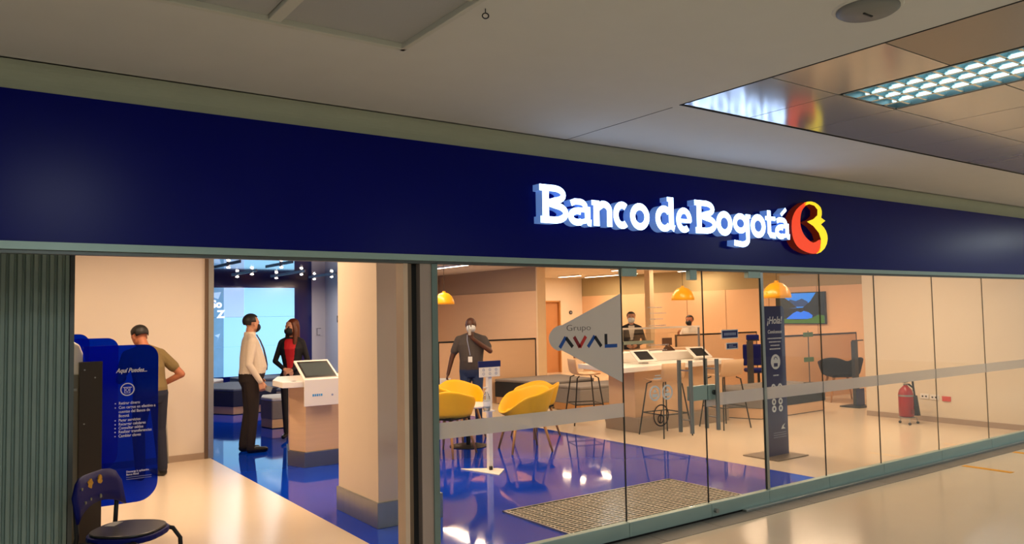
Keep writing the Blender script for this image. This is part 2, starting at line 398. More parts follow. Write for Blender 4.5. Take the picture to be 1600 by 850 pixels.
louvre_light(0.42, -4.6, -3.45, 'louvred fluorescent light in the grey tile field, above the viewer', 50)
for (x, y, d) in ((-3.6, -6.2, 'left'), (1.0, -7.6, 'centre'), (6.0, -7.6, 'right'), (11.0, -7.6, 'far right'), (3.4, -10.4, 'rear centre'), (9.0, -10.4, 'rear right')):  # unseen fixtures added to brighten the corridor
    louvre_light(x, y-1.2, y, 'added unseen louvred light brightening the corridor from behind the viewer, '+d, 58)
struct(MB().box((-8, -13.2, 0), (24, -13, 3.1)).build('wall_added_opposite', mat('reflection_dim_wall', (96, 92, 86), 0.7)), 'plain unseen wall across the corridor, added to dim reflections in the glass')  # added out of view so the glass reflects something dark
# round detector plate and hook
t = thing('ceiling_sensor', 'round grey sensor cover on the ceiling above the metal tiles', 'sensor', (2.97, -2.61, ZC))
MB().lathe([(0.12, 0), (0.12, -0.012), (0.105, -0.022), (0.0, -0.028)], n=32).build('cover', mat('sensor_grey', (120, 120, 118), 0.5), t, smooth=True)
MB().box((-0.03, -0.004, -0.031), (0.03, 0.004, -0.026)).build('slot', M['dark_gap'], t)
MB().lathe([(0.135, 0), (0.13, -0.005), (0.12, -0.005)], n=32).build('rim', M['ceil'], t)
t = thing('ceiling_hook', 'small black ring hook on the ceiling near the grey tiles', 'hook', (1.675, -1.77, ZC))
MB().cyl((0, 0, 0), (0, 0, -0.018), 0.002, n=8).build('shank', M['black'], t)
MB().tube([(0.011*math.cos(a), -0.006*math.cos(a), -0.029+0.011*math.sin(a)) for a in [2*PI*k/16 for k in range(17)]], 0.0025, 8).build('ring', M['black'], t)

# --- fascia, header rail
fas = struct(MB().box((-8, -0.02, 2.04), (24, 0.04, 2.756)).build('wall_front', M['navy']), 'dark navy fascia above the shopfront')
b = MB(); b.box((-8, -0.03, 2.003), (24, 0.05, 2.04)); hd = struct(b.build('trim_2', M['teal_alu']), 'aluminium header rail under the fascia')
MB().box((-8, -0.01, 1.985), (24, 0.045, 2.003)).build('track', M['alu_dark'], hd)
# --- shop walls
b = MB().box((-4, 5.55, 0), (2.40, 5.75, 2.7)); wb = struct(b.build('wall_back', M['wall']), 'beige wall behind the cash machines')
MB().box((-4, 5.535, 0), (2.40, 5.55, 0.075)).build('baseboard', M['base'], wb)
MB().box((2.40, 5.53, 0), (2.44, 5.77, 2.7)).build('end_post', M['bronze'], wb)
MB().box((2.44, 5.52, 0), (2.50, 5.78, 2.7)).build('end_cap', M['alu'], wb)
struct(MB().box((-1.9, 0.0, 0), (-1.8, 5.55, 2.7)).build('wall_left', M['wall']))
b = MB().box((2.3, 14.0, 0), (6.95, 14.2, 2.7)); struct(b.build('wall_video', M['navy_wall']), 'glossy navy wall holding the video screens')
b = MB().box((6.95, 13.98, 0), (7.4, 14.2, 2.7)); b.box((7.29, 12.8, 0), (7.45, 13.98, 2.7)); lavw = struct(b.build('wall_corner', M['lav']), 'lilac grey wall right of the video screens')
b = MB().box((2.30, 5.78, 0), (2.35, 14.0, 2.7)); struct(b.build('wall_lounge', M['navy_wall']))
gw = struct(MB().box((9.8, 8.7, 0), (10.0, 13.0, 2.14)).build('wall_side', M['peach']), 'peach clad wall behind the guard')
MB().box((9.82, 8.7, 2.14), (10.0, 13.0, 2.7)).build('upper_band', M['taupe'], gw)
MB().box((9.79, 8.66, 0), (10.01, 8.7, 2.7)).build('end_trim', mat('cream_trim', (240, 214, 176), 0.6), gw)
b = MB().box((7.3, 12.8, 0), (9.8, 13.0, 2.7)); struct(b.build('wall_rear', M['peach']))
b = MB(); b.box((10.0, 13.0, 0), (13.3, 13.2, 2.7)); b.box((13.9, 13.0, 0), (14.7, 13.2, 2.7)); b.box((13.3, 13.0, 2.02), (13.9, 13.2, 2.7))
rw = struct(b.build('wall_far', M['wall']), 'pale wall at the far end beside the wooden door')
dr = thing('door_1', 'closed wooden door at the far end of the bank', 'door', (13.6, 13.1, 0)); dr['kind'] = 'structure'
MB().box((-0.3, 0.0, 0), (0.3, 0.04, 2.02)).build('leaf', M['door'], dr)
b = MB(); b.box((-0.3, -0.1, 0), (-0.26, 0.0, 2.02)); b.box((0.26, -0.1, 0), (0.3, 0.0, 2.02)); b.box((-0.3, -0.1, 1.98), (0.3, 0, 2.02)); b.build('frame', M['woodleg'], dr)
MB().cyl((0.2, -0.05, 1.0), (0.2, 0.0, 1.0), 0.02).build('handle', M['steel'], dr)
tv_w = struct(MB().box((14.7, 2.55, 0), (14.9, 13.2, 2.14)).build('wall_right', M['peach']), 'peach clad wall carrying the television')
MB().box((14.72, 2.55, 2.14), (14.9, 13.2, 2.7)).build('upper_band', M['olive'], tv_w)
for yy in (4.2, 5.4, 6.6, 7.8, 9.0, 10.2): MB().box((14.694, yy-0.004, 0), (14.702, yy+0.004, 2.14)).build('panel_joint', mat('joint_brown', (150, 104, 66), 0.7), tv_w)
b = MB().box((11.5, 0.02, 0), (11.7, 2.5, 2.7)); b.box((11.7, 2.35, 0), (14.9, 2.5, 2.7)); wr = struct(b.build('wall_entrance', M['wallr']), 'cream wall on the right inside the glass front')
MB().box((11.485, 0.02, 0), (11.5, 2.5, 0.075)).build('baseboard', M['base'], wr)
# --- shop ceilings
b = MB().box((2.35, 5.8, 2.60), (6.9, 14.2, 2.76)); struct(b.build('ceiling', M['navy_ceil']), 'glossy navy ceiling over the lounge')
b = MB(); b.box((-4, 0.04, 2.66), (2.35, 5.8, 2.76)); b.box((2.35, 0.04, 2.66), (15, 5.6, 2.76)); b.box((6.9, 5.6, 2.66), (15, 14.2, 2.76)); struct(b.build('ceiling', mat('shop_ceiling', (222, 212, 196), 0.8)), 'plain pale ceiling of the bank')
# closing shell of the unit
struct(MB().box((-4.2, 0, 0), (-4, 16, 2.8)).build('wall_outer', M['wall']))

# --- column
col = struct(MB().box((2.70, 1.40, 0.0), (3.25, 2.19, 2.66)).build('column', M['col'], bevel=0.004), 'beige square column behind the entrance')
b = MB().box((2.685, 1.385, 0), (3.275, 2.205, 0.2)); b.build('steel_plinth', M['steel'], col, bevel=0.004)

# --- lights of the shop (linear fittings in the pale ceiling)
def linear_light(x, y, ln, label, e, along='y', group=None):
    t = thing('linear_light', label, 'ceiling light', (x, y, 2.66), 0 if along == 'y' else PI/2, group)
    MB().box((-0.05, -ln/2, -0.035), (0.05, ln/2, 0)).build('housing', M['white'], t, bevel=0.004)
    MB().box((-0.035, -ln/2+0.02, -0.04), (0.035, ln/2-0.02, -0.034)).build('diffuser', M['led'], t)
    area_light('linear_lamp', (0, 0, -0.05), (0.07, ln), e, WARM, parent=t)
    return t
LK = 0.72
for (x, y, ln, lab, e) in (
    (0.6, 3.4, 2.0, 'ceiling strip light over the cash machines', 48), (1.9, 3.2, 2.4, 'ceiling strip light over the beige entrance floor', 72),
    (4.2, 1.6, 1.8, 'ceiling strip light above the door mat', 55), (4.4, 4.0, 1.8, 'ceiling strip light above the yellow chairs', 55),
    (7.6, 2.2, 2.0, 'ceiling strip light above the navy totem', 70), (9.9, 1.4, 1.8, 'ceiling strip light near the fire extinguisher', 65),
    (8.4, 4.9, 2.0, 'ceiling strip light behind the high counter', 60), (12.6, 4.6, 2.4, 'ceiling strip light near the television', 85),
    (8.0, 8.6, 2.4, 'ceiling strip light above the long charcoal bench', 80), (12.4, 8.0, 2.4, 'ceiling strip light above the cashier desk', 85),
    (13.9, 10.9, 2.0, 'long ceiling strip light seen above the grey triangular decal', 60), (13.1, 11.6, 0.9, 'short ceiling strip light by the far wooden door', 25),
    (14.3, 8.4, 1.0, 'short ceiling strip light near the peach wall top', 25), (5.0, 5.0, 1.0, 'ceiling strip light at the start of the lounge', 25)):
    linear_light(x, y, ln, lab, e*LK)
# track spots in the navy ceiling
def track(x, y0, y1, spots, label):
    t = thing('track_light', label, 'track light', (x, y0, 2.60))
    MB().box((-0.012, 0, -0.025), (0.012, y1-y0, 0)).build('rail', mat('track_grey', (150, 155, 170), 0.4, 0.5), t)
    for s in spots:
        yy = s-y0
        h = MB().cyl((0, yy, -0.012), (0, yy-0.03, -0.06), 0.022, 0.03, 14).build('spot_head', M['white'], t)
        MB().sph((0, yy-0.032, -0.064), (0.03, 0.03, 0.012)).build('lens', M['spot'], h, smooth=True)
    d = area_light('track_lamp', (0, (y1-y0)/2, -0.16), (0.1, y1-y0), 18, (1, 0.93, 0.84), parent=t)
track(4.67, 10.9, 12.6, (11.23, 12.24), 'white track spots left of centre on the navy ceiling')
track(5.6, 10.8, 12.9, (11.03, 12.57), 'white track spots in the middle of the navy ceiling')
track(6.55, 11.5, 13.1, (11.78, 12.8), 'white track spots nearest the lilac wall')
track(3.7, 8.6, 10.2, (9.33,), 'single white track spot high at the left of the lounge')
track(4.5, 8.4, 9.8, (9.0,), 'single white track spot above the cream shirted man')

# ================================================================== SHOPFRONT
# channel letter sign
sg = thing('illuminated_sign', 'glowing white letters reading Banco de Bogotá on the navy fascia', 'sign', (4.6, -0.02, 2.16))
YF, YB = -0.095, -0.02
H, XH, ST, TH = 0.262, 0.184, 0.056, 0.041
def L_B(x, w):
    s = ST
    return [([(x+0.012+s/2, 0), (x+0.012+s/2, H)], s), ([(x-0.012, H-TH/2), (x+w*0.5, H-TH/2)]+arc(x+w*0.5, H*0.76, w*0.36, H*0.24-TH/2, 80, -80)+[(x+s, H*0.52)], TH*1.08),
            ([(x-0.006, TH/2), (x+w*0.5, TH/2)]+arc(x+w*0.5, H*0.275, w*0.46-0.004, H*0.275-TH/2, -80, 80)+[(x+s, H*0.53)], TH*1.15)]
def L_o(x, w): return [(arc(x+w/2, XH/2, w/2-ST*0.46, XH/2-TH/2+0.004, 0, 360, 28), ST*0.94)]
def L_a(x, w, acc=False):
    r = [([(x+w-ST*0.62, XH*0.72), (x+w-ST*0.62, TH*0.9), (x+w-ST*0.35, TH*0.45), (x+w, TH*0.4)], ST*0.9),
         ([(x+w*0.12, XH-TH*0.85), (x+w*0.3, XH-TH*0.5)]+arc(x+w*0.5, XH*0.70, w*0.24, XH*0.30-TH/2, 90, 0), TH*1.05),
         (arc(x+w*0.40, XH*0.31, w*0.40-ST*0.4, XH*0.31-TH*0.40, 60, 300, 16), ST*0.85), ([(x+w*0.40, XH*0.58), (x+w*0.7, XH*0.58)], TH*0.8), ([(x+w*0.42, TH*0.42), (x+w*0.74, TH*0.7)], TH*0.85)]
    if acc: r.append(([(x+w*0.42, XH+0.022), (x+w*0.78, XH+0.078)], TH*0.75))
    return r
def L_n(x, w): return [([(x+0.01+ST/2, 0), (x+0.01+ST/2, XH)], ST), ([(x-0.008, XH-TH*0.42), (x+ST, XH-TH*0.42)], TH*0.85), ([(x+ST*0.9, XH*0.72), (x+w*0.5, XH-TH*0.55)]+arc(x+w*0.56, XH*0.62, w*0.44-ST*0.5, XH*0.38-TH*0.55, 80, 0)+[(x+w-ST*0.5, 0)], ST*0.9)]
def L_c(x, w): return [(arc(x+w*0.55, XH/2, w*0.55-ST*0.46, XH/2-TH/2+0.004, 52, 308, 22), ST*0.92)]
def L_d(x, w): return [([(x+w-ST*0.62, H), (x+w-ST*0.62, TH*0.8), (x+w, TH*0.5)], ST), ([(x+w-ST*1.4, H-TH*0.42), (x+w-ST*0.3, H-TH*0.42)], TH*0.85), (arc(x+w*0.46, XH/2, w*0.46-ST*0.46, XH/2-TH/2+0.004, 40, 320, 24), ST*0.92), ([(x+w*0.46, XH-TH*0.5), (x+w*0.8, XH-TH*0.7)], TH), ([(x+w*0.46, TH*0.5), (x+w*0.8, TH*0.8)], TH)]
def L_e(x, w): return [(arc(x+w*0.52, XH/2, w*0.5-ST*0.44, XH/2-TH/2+0.004, -8, 310, 24), ST*0.86), ([(x+w*0.2, XH*0.47), (x+w-0.008, XH*0.47)], TH*0.72)]
def L_g(x, w): return [(arc(x+w*0.44, XH*0.56, w*0.42-ST*0.42, XH*0.44-TH/2, 0, 360, 26), ST*0.86), ([(x+w-ST*0.6, XH), (x+w-ST*0.6, -0.02)]+arc(x+w*0.5, -0.03, w*0.5-ST*0.6, 0.042, 0, -110, 10)+[(x+w*0.05, -0.062)], ST*0.85), ([(x+w-ST, XH-TH*0.4), (x+w+0.006, XH-TH*0.4)], TH*0.8)]
def L_t(x, w): return [([(x+ST*0.75, XH+0.052), (x+ST*0.75, TH*1.0), (x+ST*1.0, TH*0.6), (x+w, TH*0.45)], ST*0.88), ([(x-0.01, XH-TH*0.42), (x+w, XH-TH*0.42)], TH*0.85)]
for fn, x0, x1 in ((L_B, 3.219, 3.448), (L_a, 3.457, 3.67), (L_n, 3.682, 3.873), (L_c, 3.883, 4.043), (L_o, 4.052, 4.252), (L_d, 4.316, 4.525), (L_e, 4.541, 4.719),
                   (L_B, 4.77, 5.006), (L_o, 5.016, 5.214), (L_g, 5.22, 5.445), (L_o, 5.452, 5.652), (L_t, 5.662, 5.79), (lambda a, c: L_a(a, c, True), 5.785, 5.99)):
    b = MB()
    for q, (pts, wd) in enumerate(fn(x0, x1-x0)):
        b.mi = 0; b.stroke([(p[0], p[1]+2.283) for p in pts], wd, YF-0.0004*q, YB)
    b.build('letter', [M['letter_face'], M['letter_side']], sg, world=True)
lg = thing('sign_emblem', 'red and yellow curled emblem at the end of the lit letters', 'sign', (6.3, -0.02, 2.16))
def extrude_logo(name, poly, face):
    bm = bmesh.new(); vf = [bm.verts.new((x-6.3, YF+0.02, z-2.16)) for x, z in poly]
    f = bm.faces.new(vf); f.material_index = 0
    n = len(poly); vb = [bm.verts.new((x-6.3, 0.0, z-2.16)) for x, z in poly]
    for k in range(n):
        q = bm.faces.new((vf[(k+1) % n], vf[k], vb[k], vb[(k+1) % n])); q.material_index = 1
    bm.normal_update(); bmesh.ops.triangulate(bm, faces=[f], ngon_method='EAR_CLIP'); bmesh.ops.recalc_face_normals(bm, faces=bm.faces)
    me = bpy.data.meshes.new(name); bm.to_mesh(me); bm.free(); me.materials.append(face); me.materials.append(M['logo_side'])
    o = bpy.data.objects.new(name, me); COL.objects.link(o); o.parent = lg
def smooth_poly(p, k=4):
    out = []; n = len(p)
    for i in range(n):
        a, b_, c, d = (Vector(p[(i+j-1) % n]) for j in range(4))
        for s in range(k):
            t = s/k; out.append(tuple(0.5*((2*b_)+(c-a)*t+(2*a-5*b_+4*c-d)*t*t+(3*b_-a-3*c+d)*t**3)))
    return out
extrude_logo('red_curl', smooth_poly([(6.24, 2.627), (6.1, 2.551), (6.029, 2.447), (6.03, 2.313), (6.089, 2.226), (6.197, 2.181), (6.332, 2.162), (6.433, 2.189), (6.452, 2.295), (6.338, 2.263), (6.226, 2.309), (6.164, 2.382), (6.154, 2.463), (6.184, 2.547), (6.244, 2.6)], 3), M['logo_red'])
extrude_logo('yellow_star', [(6.224, 2.622), (6.28, 2.636), (6.332, 2.641), (6.39, 2.635), (6.439, 2.618), (6.475, 2.595), (6.489, 2.566), (6.488, 2.53), (6.475, 2.5), (6.54, 2.475), (6.468, 2.438), (6.515, 2.41), (6.543, 2.382), (6.563, 2.345), (6.567, 2.309), (6.55, 2.26), (6.513, 2.217), (6.45, 2.18), (6.378, 2.161), (6.42, 2.195), (6.442, 2.23), (6.457, 2.27), (6.459, 2.304), (6.431, 2.358), (6.348, 2.417), (6.253, 2.451), (6.353, 2.48), (6.417, 2.519), (6.424, 2.571), (6.376, 2.605), (6.3, 2.615), (6.229, 2.595)], M['logo_yel'])

# jamb posts at the open end of the glass
jp = thing('door_jamb', 'aluminium and bronze jamb post at the edge of the open entrance', 'post', (2.33, 0.03, 0))
MB().box((2.215, 0.0, 0), (2.245, 0.10, 1.99)).build('light_strip', mat('jamb_light', (226, 196, 168), 0.5), jp, world=True)
MB().box((2.245, 0.01, 0), (2.275, 0.10, 1.99)).build('bronze_strip', M['bronze'], jp, world=True)
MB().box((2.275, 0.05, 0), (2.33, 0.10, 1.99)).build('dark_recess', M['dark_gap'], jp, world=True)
MB().box((2.33, 0.0, 0), (2.41, 0.10, 1.99)).build('broad_strip', mat('jamb_taupe', (178, 158, 146), 0.4, 0.3), jp, world=True)
MB().box((2.41, -0.01, 0), (2.45, 0.06, 1.99)).build('edge_strip', mat('jamb_green', (118, 136, 130), 0.35, 0.4), jp, world=True)

XS = [2.45, 4.03, 4.93, 5.67, 6.55, 7.48, 8.63, 9.79, 11.2]
LBL = ['wide glass panel carrying the grey triangular decal', 'left glass door leaf with round stickers and pull handle', 'right glass door leaf with two small blue signs',
       'clear glass panel in front of the navy totem', 'glass panel in front of the television', 'glass panel left of the fire extinguisher', 'glass panel in front of the fire extinguisher', 'last glass panel at the right end of the shopfront']
GP = []
for k in range(8):
    x0, x1 = XS[k]+0.002, XS[k+1]-0.002
    nm = 'glass_door' if k in (1, 2) else 'glass_panel'
    t = thing(nm, LBL[k], 'glass door' if k in (1, 2) else 'glass panel', ((x0+x1)/2, 0.0, 0))
    GP.append(t)
    MB().box((x0, 0.0, 0.12), (x1, 0.006, 1.985)).build('pane', M['glass'], t, world=True)
    for xe in (x0, x1-0.003): MB().box((xe, -0.0005, 0.12), (xe+0.003, 0.0065, 1.985)).build('pane_edge', mat('pane_edge_dark', (50, 56, 52), 0.3) if k < 5 else mat('pane_edge_pale', (120, 112, 98), 0.3), t, world=True)
    MB().box((x0, -0.028, 0.012), (x1, 0.03, 0.118)).build('bottom_rail', M['teal_alu'], t, bevel=0.004, world=True)
    MB().box((x0, -0.02, 0.002), (x1, 0.02, 0.012)).build('brush_seal', M['dark_gap'], t, world=True)
    if k != 1:
        MB().box((x0, -0.0012, 0.885), (x1, -0.0004, 0.988)).build('frosted_stripe', M['film'], t, world=True)
struct(MB().box((5.3, -0.075, 0.0), (16, -0.03, 0.02)).build('trim_3', M['alu'], bevel=0.003), 'bright threshold strip under the fixed glass')
MB().box((5.677, -0.006, 0.12), (5.712, 0.016, 1.985)).build('edge_profile', M['alu'], GP[3], world=True)
# patch fittings
for t, x0, x1, z0 in ((GP[1], 4.03, 4.18, 1.93), (GP[1], 4.77, 4.85, 1.91), (GP[2], 5.50, 5.665, 1.935)):
    MB().box((x0, -0.018, z0), (x1, 0.028, 1.99)).build('patch_fitting', M['teal_alu'], t, bevel=0.003, world=True)
# pull handles
for t, x in ((GP[1], 4.70), (GP[2], 5.01)):
    h = MB().cyl((x, -0.055, 0.70), (x, -0.055, 1.27), 0.017, n=14).build('pull_handle', M['steel'], t, smooth=False, world=True)
    MB().cyl((x, 0.065, 0.70), (x, 0.065, 1.27), 0.017, n=14).build('back_bar', M['steel'], h, world=True)
    for z in (0.80, 1.19): MB().cyl((x, -0.055, z), (x, 0.065, z), 0.006, n=8).build('spacer', M['steel'], h, world=True)
lk = MB().box((4.75, -0.024, 0.945), (4.925, 0.034, 1.06)).build('lock_plate', M['teal_alu'], GP[1], bevel=0.003, world=True)
lk = MB().box((4.935, -0.024, 0.94), (5.05, 0.034, 1.06)).build('lock_plate', M['teal_alu'], GP[2], bevel=0.003, world=True)
MB().cyl((5.0, -0.04, 1.0), (5.0, -0.024, 1.0), 0.02, n=16).build('lock_cylinder', M['alu_dark'], lk, world=True)
MB().cyl((4.97, -0.055, 0.06), (4.97, -0.028, 0.06), 0.018, n=14).build('floor_lock', M['steel'], GP[2], world=True)
# grey triangular decal with its lettering
dp = smooth_poly([(3.335, 1.485), (3.36, 1.535), (3.42, 1.57)], 1)
poly = [(4.02, 1.80), (3.45, 1.575)]+[(3.47-0.135*math.sin(math.radians(a))*1.0, 1.485+0.095*math.cos(math.radians(a))) for a in range(12, 172, 16)]+[(3.45, 1.40), (4.02, 1.14)]
dc = MB().plate(poly, -0.0016, -0.0006).build('grey_decal', M['filmd'], GP[0], world=True)
gx = GP[0].location.x
text('word_grupo', 'Grupo', 0.062, M['printk'], dc, (3.49-gx, -0.0030, 1.535), wx=1.4, bold=-0.0012)
b = MB(); w2 = 0.026
def mark(name, pts, m):
    MB().stroke(pts, w2, -0.0034, -0.0018).build(name, m, dc, world=True)
z0, z1 = 1.415, 1.492
mark('mark_blue', [(3.43, z0+0.004), (3.487, z1)], M['printb']); mark('mark_black', [(3.487, z1-0.004), (3.548, z0+0.006)], M['printk'])
mark('mark_darkred', [(3.562, z1), (3.615, z0)], M['printdr']); mark('mark_red', [(3.613, z0), (3.672, z1)], M['printr'])
mark('mark_blue', [(3.69, z0), (3.757, z1)], M['printb']); mark('mark_black', [(3.757, z1-0.004), (3.818, z0)], M['printk'])
mark('mark_black', [(3.865, z1+0.012), (3.865, z0+0.012)], M['printk']); mark('mark_blue', [(3.852, z0), (3.975, z0)], M['printb'])
# stickers of the left leaf
def ring(t, x, z, r, wd, m, name='round_sticker'):
    return MB().stroke(arc(x, z, r, r, 0, 360, 28), wd, -0.0022, -0.0010).build(name, m, t, world=True)
for x in (4.355, 4.49):
    o = ring(GP[1], x, 1.035, 0.052, 0.014, M['printw'])
    b = MB(); b.box((x-0.028, -0.002, 1.005), (x+0.028, -0.001, 1.03)); b.plate([(x-0.02, 1.04), (x+0.02, 1.04), (x, 1.068)], -0.002, -0.001); b.build('pictogram', M['printw'], o, world=True)
o = ring(GP[1], 4.415, 0.862, 0.080, 0.010, M['printk'])
b = MB(); b.stroke([(4.40, 0.80), (4.42, 0.90)], 0.012, -0.002, -0.001); b.stroke(arc(4.41, 0.835, 0.03, 0.03, 0, 360, 14), 0.01, -0.002, -0.001); b.build('pictogram', M['printk'], o, world=True)
b = MB().box((4.345, -0.0018, 1.14), (4.43, -0.0008, 1.152)); b.box((4.36, -0.0018, 1.165), (4.42, -0.0008, 1.172)); b.build('caption', M['printw'], GP[1], world=True)
for z, a, c in ((1.69, 4.30, 4.46), (1.645, 4.32, 4.50), (1.60, 4.32, 4.47), (1.55, 4.31, 4.50), (1.40, 4.30, 4.52), (1.36, 4.30, 4.50)):
    b = MB(); xq = a
    while xq < c:
        l = random.choice((0.012, 0.02, 0.03)); b.box((xq, -0.0016, z), (min(xq+l, c), -0.0008, z+0.007)); xq += l+0.007
    b.build('notice_line', M['film'], GP[1], world=True)
# small blue signs on the right leaf
for (a, c, z0, z1) in ((5.145, 5.355, 1.425, 1.50), (5.20, 5.35, 1.335, 1.39)):
    o = MB().box((a, -0.004, z0), (c, -0.0006, z1)).build('blue_sign', M['printw'], GP[2], bevel=0.002, world=True)
    MB().box((a+0.008, -0.005, z0+0.008), (c-0.008, -0.004, z1-0.008)).build('sign_field', M['kiosk'], o, bevel=0.001, world=True)
    b = MB(); h = z1-z0
    for q in range(2 if h < 0.06 else 1):
        zz = z0+h*(0.36 if h > 0.06 else 0.28+0.26*q)
        xq = a+0.03
        while xq < c-0.035-(0.04 if q else 0):
            b.box((xq, -0.0056, zz), (xq+0.014, -0.005, zz+h*(0.3 if h > 0.06 else 0.14))); xq += 0.019
    b.build('sign_lettering', M['printg'], o, world=True)

# fluted partition at far left
fp = thing('fluted_partition', 'grey green fluted metal partition at the left edge', 'partition', (0.1, 1.3, 0))
b = MB(); pts = []; x = -1.79
while x < 0.545:
    pts += [(x, 1.27), (x+0.006, 1.25), (x+0.026, 1.25), (x+0.032, 1.27)]; x += 0.042
pts += [(0.55, 1.27)]
pl = [(p[0], p[1]) for p in pts]+[(0.55, 1.33), (-1.79, 1.33)]
b.prism(pl, 0, 2.66); b.build('fluted_sheet', mat('fluted_green', (142, 164, 156), 0.5, 0.1, var=0.05), fp, world=True)
MB().box((0.55, 1.24, 0), (0.575, 1.34, 2.66)).build('edge_profile', M['alu_dark'], fp, world=True)

# ================================================================== OBJECTS INSIDE
# --- video wall: screens as separate displays
vw = thing('video_wall', 'pale blue video wall of tiled screens in the lounge', 'video wall', (5.3, 13.98, 0.35))
M['vid'] = mat('video_blue', (120, 190, 235), 0.15, var=0, emit=(152, 212, 247), es=1.0)
M['vidl'] = mat('video_lilac', (150, 190, 235), 0.15, var=0, emit=(168, 204, 246), es=0.85)
M['vids'] = mat('video_slate', (100, 150, 190), 0.15, var=0.5, scale=3, emit=(104, 156, 200), es=0.75)
M['vidt'] = mat('video_white', (230, 240, 250), 0.15, var=0, emit=(236, 244, 255), es=0.95)
for r in range(3):
    for c in range(3):
        x1 = 6.50-1.18*c; z0 = 0.355+0.675*r
        s = MB().box((x1-1.176, 13.93, z0+0.002), (x1, 13.99, z0+0.673)).build('screen', M['vidl'] if (c == 1 and r == 2) else M['vid'], vw, world=True)
        if c == 1: MB().box((x1-1.176, 13.928, z0+0.002), (x1-0.46, 13.93, z0+0.673)).build('picture_area', M['vids'], s, world=True)
text('caption_text', 'So', 0.23, M['vidt'], vw, (4.585-5.3, -0.056, 1.93-0.35), bold=0.012)
text('caption_text', 'Z', 0.23, M['vidt'], vw, (4.72-5.3, -0.056, 1.70-0.35), bold=0.012)
for z, x0, x1 in ((2.24, 4.45, 4.8), (1.42, 4.4, 4.62), (1.3, 4.66, 4.78)): MB().plate([(x0, z), (x1, z+0.04), (x1-0.06, z-0.12), (x0+0.08, z-0.05)], 13.922, 13.927).build('caption_shape', M['vidl'], vw, world=True)

# --- lounge seats: wooden base, upholstered block, coloured top
def hexpoly(cx, cy, rx, ry, a0=0, n=6): return [(cx+rx*math.cos(a0+2*PI*k/n), cy+ry*math.sin(a0+2*PI*k/n)) for k in range(n)]
def inset(poly, d):
    cx = sum(p[0] for p in poly)/len(poly); cy = sum(p[1] for p in poly)/len(poly)
    return [(cx+(p[0]-cx)*d, cy+(p[1]-cy)*d) for p in poly]
def seat(name, label, cat, poly, side, top, h=0.45, base=M['wood'], group=None, zb=0.14):
    cx = sum(p[0] for p in poly)/len(poly); cy = sum(p[1] for p in poly)/len(poly)
    t = thing(name, label, cat, (cx, cy, 0), 0, group)
    MB().prism(inset(poly, 0.97), 0.012, zb).build('base', base, t, world=True)
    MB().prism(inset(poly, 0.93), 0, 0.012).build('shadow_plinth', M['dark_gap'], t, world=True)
    MB().prism(poly, zb, h-0.05).build('upholstered_side', side, t, bevel=0.015, world=True)
    MB().prism(poly, h-0.05, h).build('cushion_top', top, t, bevel=0.018, world=True)
    return t
seat('lounge_bench', 'navy faceted bench with slate top behind the cream shirted man', 'bench', [(3.87, 9.6), (4.75, 9.68), (4.95, 10.6), (4.3, 11.3), (3.55, 10.9), (3.4, 10.4)], M['fab_navy'], M['fab_top'])
seat('pouf', 'small grey faceted pouf with a white top beside the woman', 'pouf', [(3.84, 7.45), (4.14, 7.43), (4.36, 7.75), (4.2, 8.1), (3.9, 8.12), (3.78, 7.8)], M['fab_grey'], M['fab_light'], 0.46)
seat('lounge_bench', 'slate blue bench further back, left of the cream shirted man', 'bench', [(4.7, 11.6), (5.5, 11.5), (5.8, 12.1), (5.4, 12.6), (4.6, 12.5)], M['fab_top'], M['fab_top'])
seat('pouf', 'pale topped pouf at the left edge of the lounge', 'pouf', [(3.65, 11.9), (4.1, 11.8), (4.4, 12.2), (4.2, 12.6), (3.7, 12.6)], M['fab_grey'], M['fab_light'])
seat('pouf', 'grey pouf behind the white topped one, beside the woman', 'pouf', [(4.45, 9.1), (5.0, 9.0), (5.3, 9.5), (5.0, 10.0), (4.95, 10.05)], M['fab_grey'], M['fab_top'])
seat('lounge_bench', 'pale grey bench below the video wall behind the woman', 'bench', [(5.9, 11.9), (6.6, 11.8), (6.9, 12.3), (6.6, 12.8), (5.95, 12.7)], M['fab_grey'], M['fab_grey'])

# --- reception desk with tilted terminal
t = thing('service_desk', 'wood fronted service desk with white top and steel plinth beside the column', 'desk', (3.7, 4.5, 0))
MB().prism([(3.15, 4.19), (4.3, 4.19), (4.3, 4.9), (3.2, 4.9), (3.06, 4.46)], 0.17, 0.90).build('body', M['wood'], t, bevel=0.004, world=True)
MB().prism([(3.13, 4.175), (4.31, 4.175), (4.31, 4.91), (3.18, 4.91), (3.04, 4.46)], 0, 0.17).build('plinth', mat('plinth_steel', (112, 116, 130), 0.3, 0.7, var=0.05), t, bevel=0.004, world=True)
MB().prism([(2.86, 4.11), (2.98, 4.072), (4.32, 4.072), (4.32, 4.95), (3.1, 5.0), (2.88, 4.5)], 0.90, 0.965).build('worktop', M['white'], t, bevel=0.006, world=True)
t = thing('tablet_terminal', 'white tablet terminal tilted on the service desk', 'terminal', (3.28, 4.1, 0.965))
fr = [(3.08, 4.05, 0.96), (3.50, 4.05, 0.96), (3.46, 4.33, 1.165), (3.06, 4.33, 1.165)]
b = MB(); nn = Vector((0, -0.59, 0.81)); lo = [Vector(p) for p in fr]; hi = [p+nn*0.02 for p in lo]
b.add(lo+hi, [(3,2,1,0), (4,5,6,7), (0,1,5,4), (1,2,6,5), (2,3,7,6), (3,0,4,7)]); b.build('frame', M['white'], t, bevel=0.004, world=True)
